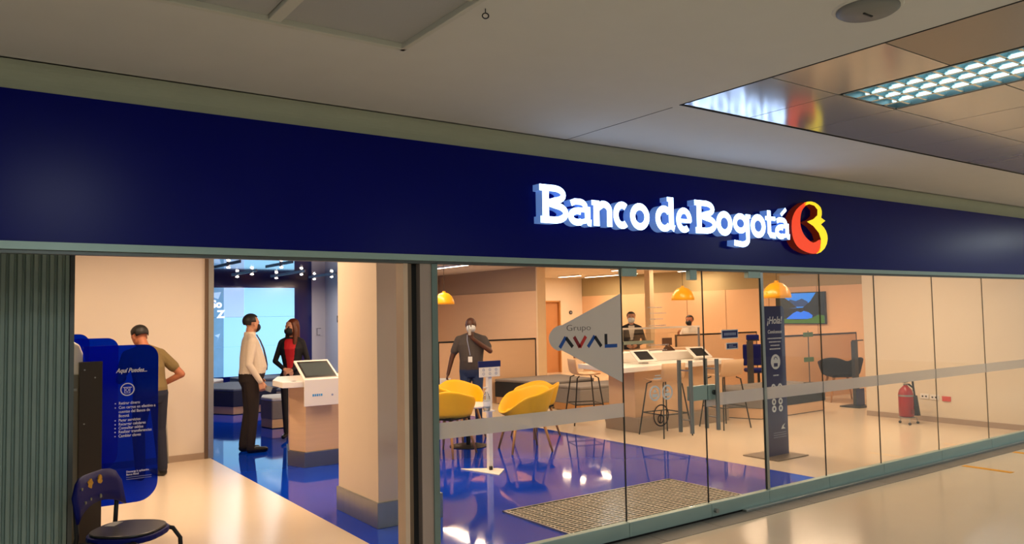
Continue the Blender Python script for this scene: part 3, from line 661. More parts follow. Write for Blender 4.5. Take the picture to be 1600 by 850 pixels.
def quad_in(fr, u0, u1, v0, v1, off):
    A, B_, C_, D_ = [Vector(p)+nn*off for p in fr]
    f = lambda u, v: (A*(1-u)+B_*u)*(1-v)+(D_*(1-u)+C_*u)*v
    return [f(u0, v0), f(u1, v0), f(u1, v1), f(u0, v1)]
b = MB(); q0 = quad_in(fr, 0.06, 0.94, 0.12, 0.92, 0.019); q1 = quad_in(fr, 0.06, 0.94, 0.12, 0.92, 0.022); b.add(q0+q1, [(4,5,6,7), (0,1,5,4), (1,2,6,5), (2,3,7,6), (3,0,4,7)]); s = b.build('bezel', M['black'], t, world=True)
b = MB(); q0 = quad_in(fr, 0.11, 0.89, 0.2, 0.84, 0.0215); q1 = quad_in(fr, 0.11, 0.89, 0.2, 0.84, 0.023); b.add(q0+q1, [(4,5,6,7), (0,1,5,4), (1,2,6,5), (2,3,7,6), (3,0,4,7)]); b.build('display', M['screen_off'], s, world=True)
fpn = MB().box((3.08, 4.035, 0.69), (3.50, 4.055, 0.98)).build('front_plate', M['white'], t, bevel=0.003, world=True)
b = MB(); xq = 3.17
for wq in (0.02, 0.016, 0.02, 0.014, 0.02): b.box((xq, 4.0335, 0.795), (xq+wq, 4.0355, 0.82)); xq += wq+0.006
b.build('blue_lettering', mat('cyan_print', (70, 160, 220), 0.5, var=0), fpn, world=True)
MB().cyl((3.40, 4.033, 0.80), (3.40, 4.036, 0.80), 0.012).build('badge', M['printg'], fpn, world=True)
MB().box((3.09, 4.06, 0.965), (3.49, 4.30, 1.0)).build('stand', M['white'], t, world=True)
MB().cyl((3.0, 4.16, 0.9652), (3.0, 4.16, 0.967), 0.03, n=20).build('cable_grommet', M['steel'], t, world=True)

# --- yellow tub chairs and round table
def tub_chair(name, label, loc, rz, shell, legm, s=1.0, group=None):
    """faces local +Y; moulded shell with wraparound arms, four splayed legs"""
    t = thing(name, label, 'chair', loc, rz, group)
    n = 28; b = MB(); vs = []
    levels = 7
    for lv in range(levels):
        u = lv/(levels-1)
        for k in range(n):
            a = 2*PI*k/n           # angle from front (+Y), going round
            back = max(0, -math.cos(a))        # 1 at the back
            side = abs(math.sin(a))
            front = max(0, math.cos(a))
            top = 0.44+0.02 + 0.20*min(1, side*1.05)*(1-front**2) + 0.20*(back**1.5)
            top = min(top, 0.84)
            z = 0.42+(top-0.42)*u
            fl = 0.78+0.22*u
            r = (0.27*fl + 0.03*side)
            vs.append((r*math.sin(a), r*math.cos(a)*0.98 - 0.04*u*back, z))
    fs = []
    for lv in range(levels-1):
        for k in range(n):
            a = lv*n+k; c = lv*n+(k+1) % n; fs.append((a, c, c+n, a+n))
    fs.append(tuple(range(n-1, -1, -1)))
    b.add(vs, fs)
    o = b.build('shell', shell, t, smooth=True)
    m = o.modifiers.new('solid', 'SOLIDIFY'); m.thickness = 0.022; m.offset = -1
    sd = o.modifiers.new('sub', 'SUBSURF'); sd.levels = 1; sd.render_levels = 1
    MB().lathe([(0.0, 0.43), (0.18, 0.43), (0.205, 0.445), (0.20, 0.465), (0.15, 0.475), (0, 0.478)], n=24).build('seat_pad', shell, t, smooth=True)
    MB().box((-0.17, -0.17, 0.395), (0.17, 0.17, 0.425)).build('under_frame', M['blackm'], t)
    for sx in (-1, 1):
        for sy in (-1, 1):
            MB().cyl((sx*0.14, sy*0.14, 0.40), (sx*0.225, sy*0.225, 0.0), 0.019, 0.011, 10).build('leg', legm, t, smooth=True)
    return t
YG = 'yellow tub chairs'
tub_chair('tub_chair', 'mustard yellow tub chair seen from behind at the left, nearest the column', (4.78, 3.86, 0), math.radians(-66), M['yellow'], M['woodleg']).scale = (1.1, 1.1, 1.08)
tub_chair('tub_chair', 'mustard yellow tub chair facing the camera behind the round table, by the guard', (5.52, 4.8, 0), math.radians(-160), M['yellow'], M['woodleg']).scale = (1.12, 1.12, 1.06)
tub_chair('tub_chair', 'mustard yellow tub chair turned side on right of the sanitiser stand', (5.66, 3.5, 0), math.radians(74), M['yellow'], M['woodleg']).scale = (1.14, 1.14, 1.06)
tub_chair('tub_chair', 'mustard yellow tub chair mostly hidden behind the right hand yellow chair', (6.42, 4.3, 0), math.radians(95), M['yellow'], M['woodleg']).scale = (1.05, 1.05, 1.0)
t = thing('round_table', 'small round table with pale top between the yellow chairs', 'table', (5.28, 4.2, 0))
MB().lathe([(0.0, 0.50), (0.30, 0.50), (0.31, 0.51), (0.31, 0.525), (0, 0.525)], n=36).build('tabletop', M['white'], t)
MB().cyl((0, 0, 0.015), (0, 0, 0.50), 0.03, n=16).build('pedestal', M['blackm'], t)
MB().lathe([(0.24, 0), (0.24, 0.008), (0.05, 0.02), (0, 0.02)], n=32).build('foot_disc', M['blackm'], t)

# --- hand sanitiser stand
t = thing('sanitiser_stand', 'white hand sanitiser stand with arrow shaped foot on the blue floor', 'stand', (4.64, 2.74, 0))
MB().prism([(4.42, 2.98), (4.56, 2.45), (4.77, 2.66), (4.74, 2.75)], 0.001, 0.012).build('foot_plate', M['white'], t, bevel=0.002, world=True)
MB().box((4.615, 2.715, 0.01), (4.665, 2.765, 1.03)).build('post', M['white'], t, bevel=0.003, world=True)
MB().box((4.61, 2.69, 0.01), (4.64, 2.715, 0.05)).build('pedal', M['black'], t, world=True)
pn = MB().box((4.50, 2.70, 0.995), (4.76, 2.715, 1.10)).build('info_panel', M['white'], t, bevel=0.002, world=True)
MB().box((4.49, 2.698, 1.10), (4.77, 2.72, 1.165)).build('navy_header', M['kiosk'], t, bevel=0.002, world=True)
for i in range(3):
    for j in range(2):
        MB().stroke(arc(4.55+0.08*i, 1.03+0.042*j, 0.012, 0.012, 0, 360, 12), 0.005, 2.698, 2.70).build('pictogram', M['printg'], pn, world=True)
br = MB().box((4.545, 2.66, 0.63), (4.665, 2.72, 0.642)).build('bottle_shelf', M['white'], t, world=True)
t2 = thing('pump_bottle', 'clear pump bottle held on the sanitiser stand', 'bottle', (4.575, 2.69, 0.642))
MB().lathe([(0.035, 0), (0.038, 0.02), (0.038, 0.14), (0.03, 0.17), (0.014, 0.19), (0.014, 0.20)], n=20).build('body', M['clear'], t2, smooth=True)
MB().lathe([(0.034, 0.03), (0.0385, 0.05), (0.0385, 0.1), (0.034, 0.11)], n=20).build('label_band', M['printw'], t2)
b = MB(); b.cyl((0, 0, 0.20), (0, 0, 0.245), 0.006, n=10); b.lathe([(0.016, 0.2), (0.016, 0.215), (0.0, 0.216)], n=14); b.box((-0.035, -0.008, 0.24), (0.012, 0.008, 0.252)); b.build('pump', M['white'], t2)

# --- pendant lamps
def pendant(x, y, z, d, label):
    t = thing('pendant_lamp', label, 'lamp', (x, y, z))
    r = d/2; h = d*0.56
    o = MB().lathe([(r, 0), (r*0.985, h*0.2), (r*0.9, h*0.45), (r*0.74, h*0.7), (r*0.45, h*0.92), (r*0.18, h), (0.0, h)], n=32).build('shade', M['lampy'], t, smooth=True)
    m = o.modifiers.new('solid', 'SOLIDIFY'); m.thickness = 0.004
    MB().lathe([(0.0, h*1.12), (r*0.14, h*1.12), (r*0.16, h*0.98), (0, h*0.98)][::-1], n=16).build('cap', M['lampy'], t)
    MB().cyl((0, 0, h), (0, 0, 2.66-z), 0.003, n=6).build('cord', M['black'], t)
    MB().sph((0, 0, h*0.5), r*0.2).build('bulb', mat('bulb_warm', (255, 230, 180), 0.4, var=0, emit=(255, 210, 140), es=6), t, smooth=True)
pendant(4.95, 4.2, 1.80, 0.26, 'amber pendant lamp at the left, over the yellow chairs')
pendant(8.53, 3.5, 1.82, 0.33, 'amber dome pendant lamp over the high counter')
pendant(8.66, 2.0, 1.81, 0.36, 'amber dome pendant lamp above the navy totem')

# --- high counter
t = thing('high_counter', 'long high counter with white top and beige panelled base', 'counter', (8.5, 3.9, 0))
MB().box((7.64, 3.62, 0.16), (9.5, 4.15, 0.86)).build('base_cabinet', M['wood'], t, bevel=0.004, world=True)
MB().box((7.61, 3.53, 0.0), (9.5, 4.2, 0.20)).build('plinth', M['greywood'], t, bevel=0.004, world=True)
MB().prism([(7.12, 3.28), (9.62, 3.5), (9.62, 4.4), (7.3, 4.42)], 0.86, 0.925).build('worktop', M['white'], t, bevel=0.006, world=True)
MB().box((7.7, 4.05, 0.925), (8.2, 4.35, 1.07)).build('raised_block', M['white'], t, bevel=0.006, world=True)
MB().prism([(8.35, 4.0), (9.4, 4.0), (9.3, 4.45), (8.5, 4.45)], 0.925, 1.05).build('raised_block', M['white'], t, bevel=0.01, world=True)
def tablet(x, y, z, rz, label):
    t = thing('tablet_stand', label, 'tablet', (x, y, z), rz)
    tl = math.radians(35)
    def P3(u, v, wv): return (u, v*math.cos(tl)-wv*math.sin(tl), 0.05+v*math.sin(tl)+wv*math.cos(tl))
    b = MB(); vs = [P3(u, v, wq) for wq in (0, 0.018) for u, v in ((-0.17, -0.13), (0.17, -0.13), (0.17, 0.13), (-0.17, 0.13))]
    b.add([(p[0], p[1], p[2]+0.05) for p in vs], [(3,2,1,0), (4,5,6,7), (0,1,5,4), (1,2,6,5), (2,3,7,6), (3,0,4,7)]); fo = b.build('case', M['white'], t, bevel=0.005)
    b = MB(); vs = [P3(u, v, wq) for wq in (0.016, 0.020) for u, v in ((-0.12, -0.095), (0.12, -0.095), (0.12, 0.095), (-0.12, 0.095))]
    b.add([(p[0], p[1], p[2]+0.05) for p in vs], [(3,2,1,0), (4,5,6,7), (0,1,5,4), (1,2,6,5), (2,3,7,6), (3,0,4,7)]); b.build('display', mat('tablet_glass', (28, 36, 44), 0.12, var=0.1), fo)
    MB().box((-0.05, -0.05, 0), (0.05, 0.06, 0.09)).build('foot', M['white'], t, bevel=0.004)
tablet(7.95, 3.75, 0.925, math.radians(-8), 'white tablet on the left end of the high counter')
tablet(9.15, 3.78, 0.925, math.radians(-8), 'white tablet on the right end of the high counter')
for (x, y, lab) in ((7.85, 4.2, 'black triangular easel on the left of the counter'), (9.0, 4.25, 'brown triangular easel on the right of the counter')):
    t = thing('easel_stand', lab, 'stand', (x, y, 1.07 if x < 8.4 else 1.05))
    m = M['black'] if x < 8.4 else mat('easel_brown', (86, 54, 34), 0.5)
    for sx in (-1, 1): MB().cyl((sx*0.13, 0, 0.0), (sx*0.02, 0.02, 0.09), 0.012, n=8).build('leg', m, t)
    MB().add([(-0.13, 0.01, 0), (0.13, 0.01, 0), (0.0, 0.03, 0.085), (-0.13, 0.02, 0), (0.13, 0.02, 0), (0.0, 0.04, 0.085)], [(0,1,2), (5,4,3), (0,3,4,1), (1,4,5,2), (2,5,3,0)]).build('brace', m, t)
    MB().box((-0.10, 0.02, 0.085), (0.10, 0.045, 0.20)).build('board', m, t, bevel=0.004)

# --- bar stools
def stool(loc, rz, label, shell):
    """faces local +Y"""
    t = thing('bar_stool', label, 'stool', loc, rz)
    b = MB(); vs = []; n = 9; prof = [(0.19, 0.735), (0.08, 0.725), (-0.06, 0.725), (-0.15, 0.74), (-0.19, 0.79), (-0.205, 0.88), (-0.215, 0.97)]
    for y, z in prof:
        for k in range(n):
            u = -1+2*k/(n-1); vs.append((0.2*u, y+0.02*u*u*(1 if z > 0.76 else 0), z+0.02*u*u*(1 if z < 0.76 else 0)))
    fs = [(i*n+k, i*n+k+1, (i+1)*n+k+1, (i+1)*n+k) for i in range(len(prof)-1) for k in range(n-1)]
    o = b.add(vs, fs).build('seat_shell', shell, t, smooth=True)
    m = o.modifiers.new('solid', 'SOLIDIFY'); m.thickness = 0.016; m.offset = 0
    for sx in (-1, 1):
        for sy in (-1, 1):
            MB().tube([(sx*0.12, sy*0.12, 0.715), (sx*0.165, sy*0.165, 0.69), (sx*0.25, sy*0.25, 0.0)], 0.010, 8).build('leg', M['blackm'], t)
    k = 0.25-0.085*0.30/0.69
    for a, c in (((-k, -k), (k, -k)), ((k, -k), (k, k)), ((k, k), (-k, k)), ((-k, k), (-k, -k))):
        MB().cyl((a[0], a[1], 0.30), (c[0], c[1], 0.30), 0.008, n=8).build('foot_bar', M['blackm'], t)
    return t
stool((7.78, 3.19, 0), math.radians(-5), 'beige shell bar stool in front of the left of the counter', M['wood'])
stool((8.92, 3.13, 0), math.radians(-8), 'beige shell bar stool in front of the right of the counter', M['wood'])
stool((7.72, 4.78, 0), math.radians(-112), 'beige bar stool with dark back at the left end of the counter', M['wood'])

# --- big benches of the waiting area
seat('waiting_bench', 'grey upholstered bench behind the left bar stool', 'bench', [(8.42, 5.72), (9.85, 5.65), (9.85, 6.4), (8.42, 6.45)], M['fab_grey'], M['fab_grey'], 0.43, M['woodleg'], zb=0.13)
seat('waiting_bench', 'long charcoal bench with grey top behind the yellow chairs', 'bench', [(8.15, 7.86), (8.48, 6.54), (9.6, 6.7), (9.72, 7.88)], M['fab_black'], M['fab_grey'], 0.46, M['wood'], zb=0.13)
t = seat('waiting_bench', 'grey and black bench with wooden base right of the navy totem', 'bench', [(9.91, 3.25), (10.35, 3.25), (10.35, 4.2), (9.95, 4.4), (9.68, 3.8)], M['fab_grey'], M['fab_grey'], 0.44, M['wood'], zb=0.16)
t = seat('waiting_bench', 'black fronted bench below the television', 'bench', [(10.36, 3.25), (11.6, 3.27), (11.6, 4.1), (10.36, 4.15)], M['fab_black'], M['fab_grey'], 0.44, M['wood'], zb=0.16)

# --- black framed desk partitions
def partition(x0, x1, y, label, h=1.19):
    t = thing('desk_partition', label, 'partition', ((x0+x1)/2, y, 0))
    MB().box((x0+0.02, y, 0.0), (x1-0.02, y+0.03, h-0.02)).build('panel', M['peach'], t, world=True)
    MB().box((x0, y-0.005, h-0.03), (x1, y+0.035, h)).build('top_rail', M['blackm'], t, world=True)
    for xx in (x0, x1-0.022): MB().box((xx, y-0.005, 0.0), (xx+0.022, y+0.035, h-0.03)).build('end_post', M['blackm'], t, world=True)
partition(12.05, 14.45, 4.4, 'peach partition with black frame below the television')
partition(11.75, 14.3, 6.65, 'peach partition with black frame behind the blue signs')
partition(7.0, 9.2, 7.95, 'peach partition with black frame behind the guard')

# --- fittings by the benches
def upright(x, y, lab, z0, z1, arm):
    t = thing('upright_stand', lab, 'stand', (x, y, 0))
    MB().box((-0.055, -0.03, 0.02), (0.055, 0.03, z1)).build('post', M['darkgrey'], t, bevel=0.004)
    MB().box((-0.055, -0.012, z1), (arm, 0.012, z1+0.02)).build('arm', M['black'], t)
    MB().box((-0.22, -0.18, 0), (0.22, 0.18, 0.02)).build('base', M['black'], t, bevel=0.004)
    MB().box((-0.05, -0.04, 0.02), (0.18, -0.031, 0.30)).build('kick_panel', M['kiosk'], t)
upright(11.57, 4.72, 'dark upright stand behind the right bar stool', 0, 1.10, 0.26)
upright(12.38, 3.2, 'dark upright stand beside the cream wall corner', 0, 1.10, 0.26)
tub_chair('tub_chair', 'black tub armchair under the television', (12.98, 3.85, 0), math.radians(-40), M['fab_black'], M['woodleg']).scale = (1.22, 1.22, 1.1)
tub_chair('tub_chair', 'black tub armchair behind the high counter', (10.9, 5.35, 0), math.radians(150), M['fab_black'], M['woodleg'])
t = thing('office_chair', 'blue office chair with headrest left of the navy totem', 'chair', (12.75, 5.45, 0), math.radians(150))
MB().box((-0.22, -0.22, 0.44), (0.22, 0.22, 0.52)).build('seat', M['bluepl'], t, bevel=0.03)
MB().box((-0.21, -0.27, 0.56), (0.21, -0.21, 0.98)).build('backrest', M['bluepl'], t, bevel=0.025)
MB().box((-0.13, -0.27, 1.06), (0.13, -0.22, 1.17)).build('headrest', M['bluepl'], t, bevel=0.02)
MB().cyl((0, -0.25, 0.5), (0, -0.25, 1.08), 0.014, n=8).build('spine', M['black'], t)
MB().cyl((0, 0, 0.08), (0, 0, 0.44), 0.025, n=10).build('gas_lift', M['black'], t)
for k in range(5): MB().cyl((0, 0, 0.09), (0.28*math.cos(2*PI*k/5), 0.28*math.sin(2*PI*k/5), 0.03), 0.018, 0.012, 8).build('star_leg', M['black'], t)
# made-up pole whose green plates stand in for reflections
t = thing('reflection_pole', 'made-up thin pole with green plates for reflections right of the navy totem', 'stand', (11.45, 3.45, 0.44))
MB().lathe([(0.10, 0), (0.10, 0.012), (0, 0.014)], n=20).build('foot', M['black'], t)
MB().cyl((0, 0, 0.012), (0, 0, 0.86), 0.008, n=8).build('pole', M['darkgrey'], t)
for z in (0.35, 0.76): MB().box((-0.12, -0.015, z), (0.12, 0.015, z+0.075)).build('tag', M['green'], t, bevel=0.006)
t = thing('card_holder', 'small brown shelf unit just behind the navy totem', 'shelf', (12.42, 4.72, 0))
MB().box((-0.12, 0.0, 0.0), (0.12, 0.3, 0.03)).build('base', mat('shelf_brown', (120, 72, 44), 0.5), t)
MB().box((-0.12, 0.28, 0.03), (0.12, 0.3, 1.2)).build('back', mat('shelf_brown', (120, 72, 44), 0.5), t)
for z in (0.55, 0.75, 0.95, 1.15): MB().box((-0.12, 0.0, z), (0.12, 0.28, z+0.02)).build('shelf_board', M['white'], t)
for sx in (-1, 1): MB().box((sx*0.12-0.012, 0.0, 0.03), (sx*0.12+0.012, 0.28, 1.2)).build('side', mat('shelf_brown', (120, 72, 44), 0.5), t)

# --- navy totem
t = thing('info_totem', 'tall navy information totem on a square base plate', 'totem', (7.6, 1.3, 0))
MB().box((7.31, 1.08, 0), (7.87, 1.55, 0.012)).build('base_plate', mat('totem_base', (120, 104, 90), 0.4, 0.3), t, bevel=0.002, world=True)
hw = 0.19
pl = [(7.41, 0.012), (7.79, 0.012), (7.79, 1.64)]+[(7.73+0.06*math.cos(math.radians(a)), 1.64+0.06*math.sin(math.radians(a))) for a in range(15, 91, 15)]+[(7.41, 1.70)]
bd = MB().plate(pl, 1.28, 1.33).build('body', M['kiosk'], t, world=True)
ox, oy = 7.6, 1.3
def tt(s, size, x, z, m=M['printw'], **k): text('lettering', s, size, m, bd, (x-ox, 1.2785-oy, z), **k)
tt('¡Hola!', 0.115, 7.60, 1.50, shear=0.25, bold=0.002, align='CENTER', wx=0.95)
tt('Conócenos', 0.055, 7.60, 1.39, shear=0.2, bold=0.001, align='CENTER')
for z, wd in ((1.325, 0.26), (1.285, 0.21), (1.245, 0.16), (1.205, 0.2), (0.905, 0.1)):
    b = MB(); x = 7.60-wd/2
    while x < 7.60+wd/2:
        l = random.choice((0.012, 0.02, 0.026)); b.box((x, 1.2785, z), (min(x+l, 7.6+wd/2), 1.2795, z+0.014)); x += l+0.006
    b.build('caption_line', M['printw'], bd, world=True)
def disc(x, z, r, m): return MB().cyl((x, 1.2780, z), (x, 1.2795, z), r, n=28).build('icon_disc', m, bd, world=True)
d = disc(7.60, 1.065, 0.085, M['printw'])
b = MB(); b.box((7.565, 1.2770, 1.01), (7.635, 1.2778, 1.05)); b.stroke(arc(7.6, 1.09, 0.03, 0.03, 0, 180, 10), 0.01, 1.277, 1.2778); b.build('icon_mark', M['kiosk'], d, world=True)
for z in (0.78, 0.70, 0.615, 0.535):
    for x in (7.545, 7.665):
        if z in (0.70,): continue
        d = disc(x, z, 0.038, M['printw']); MB().box((x-0.012, 1.277, z-0.014), (x+0.012, 1.2778, z+0.014)).build('icon_mark', M['kiosk'], d, world=True)
b = MB(); b.plate([(7.66, 0.30), (7.74, 0.30), (7.70, 0.325), (7.735, 0.36), (7.69, 0.34)], 1.2775, 1.2795); b.build('emblem', M['printw'], bd, world=True)
for z in (0.26, 0.235, 0.21): MB().box((7.52, 1.2785, z), (7.75, 1.2795, z+0.006)).build('small_print', M['printg'], bd, world=True)

# --- television
t = thing('television', 'flat television showing a mountain lake on the peach wall', 'television', (14.68, 5.78, 1.34))
MB().box((14.64, 5.18, 1.34), (14.69, 6.38, 2.02)).build('cabinet', M['black'], t, bevel=0.004, world=True)
tm = bpy.data.materials.new('tv_lake'); tm.use_nodes = True; MATS['tv'] = tm
nt = tm.node_tree; bs = nt.nodes['Principled BSDF']; bs.inputs['Roughness'].default_value = 0.2; bs.inputs['Base Color'].default_value = (0.01, 0.01, 0.01, 1)
def em(name, c, s=0.8): return mat(name, c, 0.3, var=0.25, scale=14, emit=c, es=s)
XF = 14.638
def tvp(name, pts, m, dx=0.0):
    # pts in (u right as seen, v up) 0..1
    b = MB(); n = len(pts)
    vs = [(XF-dx, 6.36-u*1.16, 1.36+v*0.64) for u, v in pts]+[(XF+0.003, 6.36-u*1.16, 1.36+v*0.64) for u, v in pts]
    b.add(vs, [tuple(range(n-1, -1, -1))]+[(k, (k+1) % n, n+(k+1) % n, n+k) for k in range(n)])
    return b.build(name, m, scr, world=True)
scr = MB().box((XF, 5.2, 1.36), (XF+0.006, 6.36, 2.0)).build('screen', em('tv_sky', (24, 120, 220), 0.9), t, world=True)
tvp('far_mountain', [(0.1, 0.55), (0.3, 0.8), (0.42, 0.74), (0.55, 0.82), (0.66, 0.72), (0.72, 0.55)], em('tv_mountain', (28, 60, 110), 0.6), 0.001)
tvp('left_slope', [(0, 0.45), (0, 0.95), (0.12, 0.93), (0.3, 0.72), (0.44, 0.52)], em('tv_slope', (34, 38, 30), 0.35), 0.0015)
tvp('right_slope', [(0.55, 0.5), (0.72, 0.72), (0.84, 1.0), (1, 1), (1, 0.2), (0.8, 0.3)], em('tv_dark', (14, 18, 22), 0.4), 0.0018)
tvp('dark_water', [(0, 0.1), (0, 0.47), (0.6, 0.52), (0.85, 0.4), (0.85, 0.1)], em('tv_dark', (14, 18, 22), 0.4), 0.0012)
tvp('bright_water', [(0.2, 0.14), (0.36, 0.34), (0.44, 0.4), (0.52, 0.36), (0.58, 0.41), (0.68, 0.36), (0.76, 0.26), (0.74, 0.14)], em('tv_water', (20, 104, 226), 0.95), 0.0022)
tvp('shore_grass', [(0, 0), (0, 0.16), (0.2, 0.15), (0.4, 0.11), (0.62, 0.13), (0.75, 0.18), (0.88, 0.28), (1, 0.25), (1, 0.0)], em('tv_grass', (60, 104, 26), 0.5), 0.0028)

# --- fire extinguisher and wall sockets
t = thing('fire_extinguisher', 'red fire extinguisher on a small wheeled stand by the cream wall', 'fire extinguisher', (11.05, 1.64, 0))
MB().lathe([(0.0, 0.10), (0.085, 0.10), (0.10, 0.12), (0.10, 0.42), (0.085, 0.48), (0.04, 0.53), (0.025, 0.55), (0, 0.55)], n=28).build('cylinder', M['red'], t, smooth=True)
MB().lathe([(0.101, 0.39), (0.102, 0.395), (0.102, 0.41), (0.101, 0.415)], n=28).build('neck_band', M['steel'], t)
MB().box((-0.03, -0.015, 0.55), (0.05, 0.015, 0.57)).build('valve', M['steel'], t)
MB().box((-0.07, -0.012, 0.585), (0.06, 0.012, 0.60)).build('lever', M['black'], t)
MB().sph((-0.01, 0.0, 0.61), (0.025, 0.025, 0.035)).build('gauge', M['steel'], t, smooth=True)
MB().tube([(0.05, -0.02, 0.56), (0.11, -0.06, 0.5), (0.12, -0.07, 0.35)], 0.013, 8).build('hose', M['black'], t, smooth=True)
MB().cyl((0.11, -0.06, 0.46), (0.10, -0.05, 0.66), 0.014, n=10).build('wand', M['black'], t)
MB().cyl((0.10, -0.08, 0.12), (0.10, -0.08, 0.40), 0.062, 0.03, 14).build('horn', M['black'], t, smooth=True)
MB().plate([(-0.05, 0.15), (0.02, 0.15), (0.02, 0.21), (-0.05, 0.21)], -0.106, -0.098).build('label_plate', mat('label_red', (120, 14, 14), 0.5), t)
MB().lathe([(0.11, 0.09), (0.11, 0.10), (0, 0.10)], n=24).build('tray', M['steel'], t)
for sx, sy in ((-1, -1), (1, -1), (0, 1)):
    MB().cyl((sx*0.09, sy*0.09, 0.09), (sx*0.11, sy*0.10, 0.02), 0.007, n=6).build('stand_leg', M['steel'], t)
    MB().cyl((sx*0.11-0.01, sy*0.10, 0.018), (sx*0.11+0.01, sy*0.10, 0.018), 0.018, n=12).build('wheel', M['black'], t)
def socket(y, z, m, lab):
    t = thing('wall_socket', lab, 'socket', (11.485, y, z))
    MB().box((0.0, -0.06, -0.035), (0.014, 0.06, 0.035)).build('plate', m, t, bevel=0.003)
    for dy in (-0.025, 0.025): MB().cyl((-0.0015, dy, 0), (0.004, dy, 0), 0.013, n=12).build('outlet', M['darkgrey'] if m is M['white'] else m, t)
socket(1.60, 0.36, M['white'], 'white wall socket nearest the fire extinguisher')
socket(1.46, 0.355, M['white'], 'white wall socket next to the red one')
socket(1.29, 0.345, M['redpl'], 'red wall socket on the cream wall')
# wall switches seen on the pale walls
t = thing('wall_switch', 'dark square switch on the lilac wall next to the column', 'switch', (7.275, 13.1, 1.62)); MB().box((-0.01, -0.1, -0.08), (0.012, 0.1, 0.08)).build('plate', M['darkgrey'], t, bevel=0.003); MB().box((-0.014, -0.04, -0.03), (-0.009, 0.04, 0.03)).build('rocker', M['printg'], t)
t = thing('wall_switch', 'pale square switch on the lilac wall above the terminal', 'switch', (7.12, 13.965, 1.32)); MB().box((-0.07, -0.006, -0.1), (0.07, 0.012, 0.1)).build('plate', M['lav'], t, bevel=0.003); MB().stroke([(0.05, 0.08), (-0.05, 0.08), (-0.05, -0.08), (0.03, -0.08)], 0.016, -0.009, -0.005).build('shadow_line', M['darkgrey'], t)
t = thing('wall_dial', 'small round dial on the pale far wall beside the door', 'dial', (14.25, 12.99, 1.68)); MB().cyl((0, 0.008, 0), (0, -0.02, 0), 0.055, n=20).build('case', M['darkgrey'], t); MB().cyl((0, -0.02, 0), (0, -0.023, 0), 0.025, n=16).build('face', M['printg'], t)
t = thing('wall_socket', 'brown socket low on the pale far wall', 'socket', (14.42, 12.99, 0.42)); MB().box((-0.09, -0.012, -0.04), (0.09, 0.008, 0.04)).build('plate', mat('socket_brown', (120, 70, 40), 0.5), t, bevel=0.003); MB().cyl((0.03, -0.014, 0), (0.03, -0.01, 0), 0.018).build('outlet', M['black'], t)

# --- cashier booth rails
t = thing('cashier_screen', 'glass cashier screen with pale horizontal rails in front of the suited man', 'screen', (11.0, 6.3, 0))
MB().box((9.95, 6.29, 1.335), (12.05, 6.33, 1.37)).build('upper_rail', M['white'], t, world=True)
MB().box((9.95, 6.29, 1.06), (10.75, 6.33, 1.12)).build('lower_rail', M['teal_alu'], t, world=True)
MB().box((9.95, 6.305, 0.95), (12.05, 6.315, 1.335)).build('pane', M['glass'], t, world=True)
MB().box((9.95, 6.2, 0.0), (12.05, 6.6, 0.95)).build('counter_body', M['peach'], t, world=True)
for x in (9.95, 12.03): MB().box((x, 6.29, 0.95), (x+0.02, 6.33, 1.335)).build('post', M['alu'], t, world=True)
struct(MB().box((12.0, 7.6, 0.0), (12.12, 7.75, 2.66)).build('column', mat('cream_trim', (240, 214, 176), 0.6)), 'slim pale pillar behind the cashier screen')

# --- metal door mat
t = thing('door_mat', 'metal grid door mat on the blue floor inside the doors', 'mat', (4.74, 0.72, 0.001))
b = MB(); x0, x1, y0, y1 = 3.74, 5.74, 0.22, 1.2
b.box((x0, y0, 0.0), (x1, y0+0.02, 0.014)); b.box((x0, y1-0.02, 0.0), (x1, y1, 0.014)); b.box((x0, y0, 0), (x0+0.02, y1, 0.014)); b.box((x1-0.02, y0, 0), (x1, y1, 0.014))
b.build('frame', M['alu'], t, world=True)
MB().box((x0+0.02, y0+0.02, 0.002), (x1-0.02, y1-0.02, 0.004)).build('backing', M['black'], t, world=True)
b = MB(); y = y0+0.035
while y < y1-0.03: b.box((x0+0.02, y, 0.004), (x1-0.02, y+0.014, 0.012)); y += 0.046
x = x0+0.05
while x < x1-0.03: b.box((x, y0+0.02, 0.004), (x+0.012, y1-0.02, 0.0095)); x += 0.075
g = b.build('grid_bars', mat('mat_alu', (196, 184, 166), 0.45, 0.3), t, world=True); g['kind'] = 'stuff'

# --- floor tape in the mall
tag(MB().box((8.52, -0.74, 0.0), (8.60, -0.27, 0.002)).build('floor_tape', M['printy']), 'worn yellow tape strip on the mall floor nearest the glass corner', 'tape')
tag(MB().box((9.73, -0.50, 0.0), (9.81, -0.26, 0.002)).build('floor_tape', M['printy']), 'short yellow tape strip at the right edge of the mall floor', 'tape')

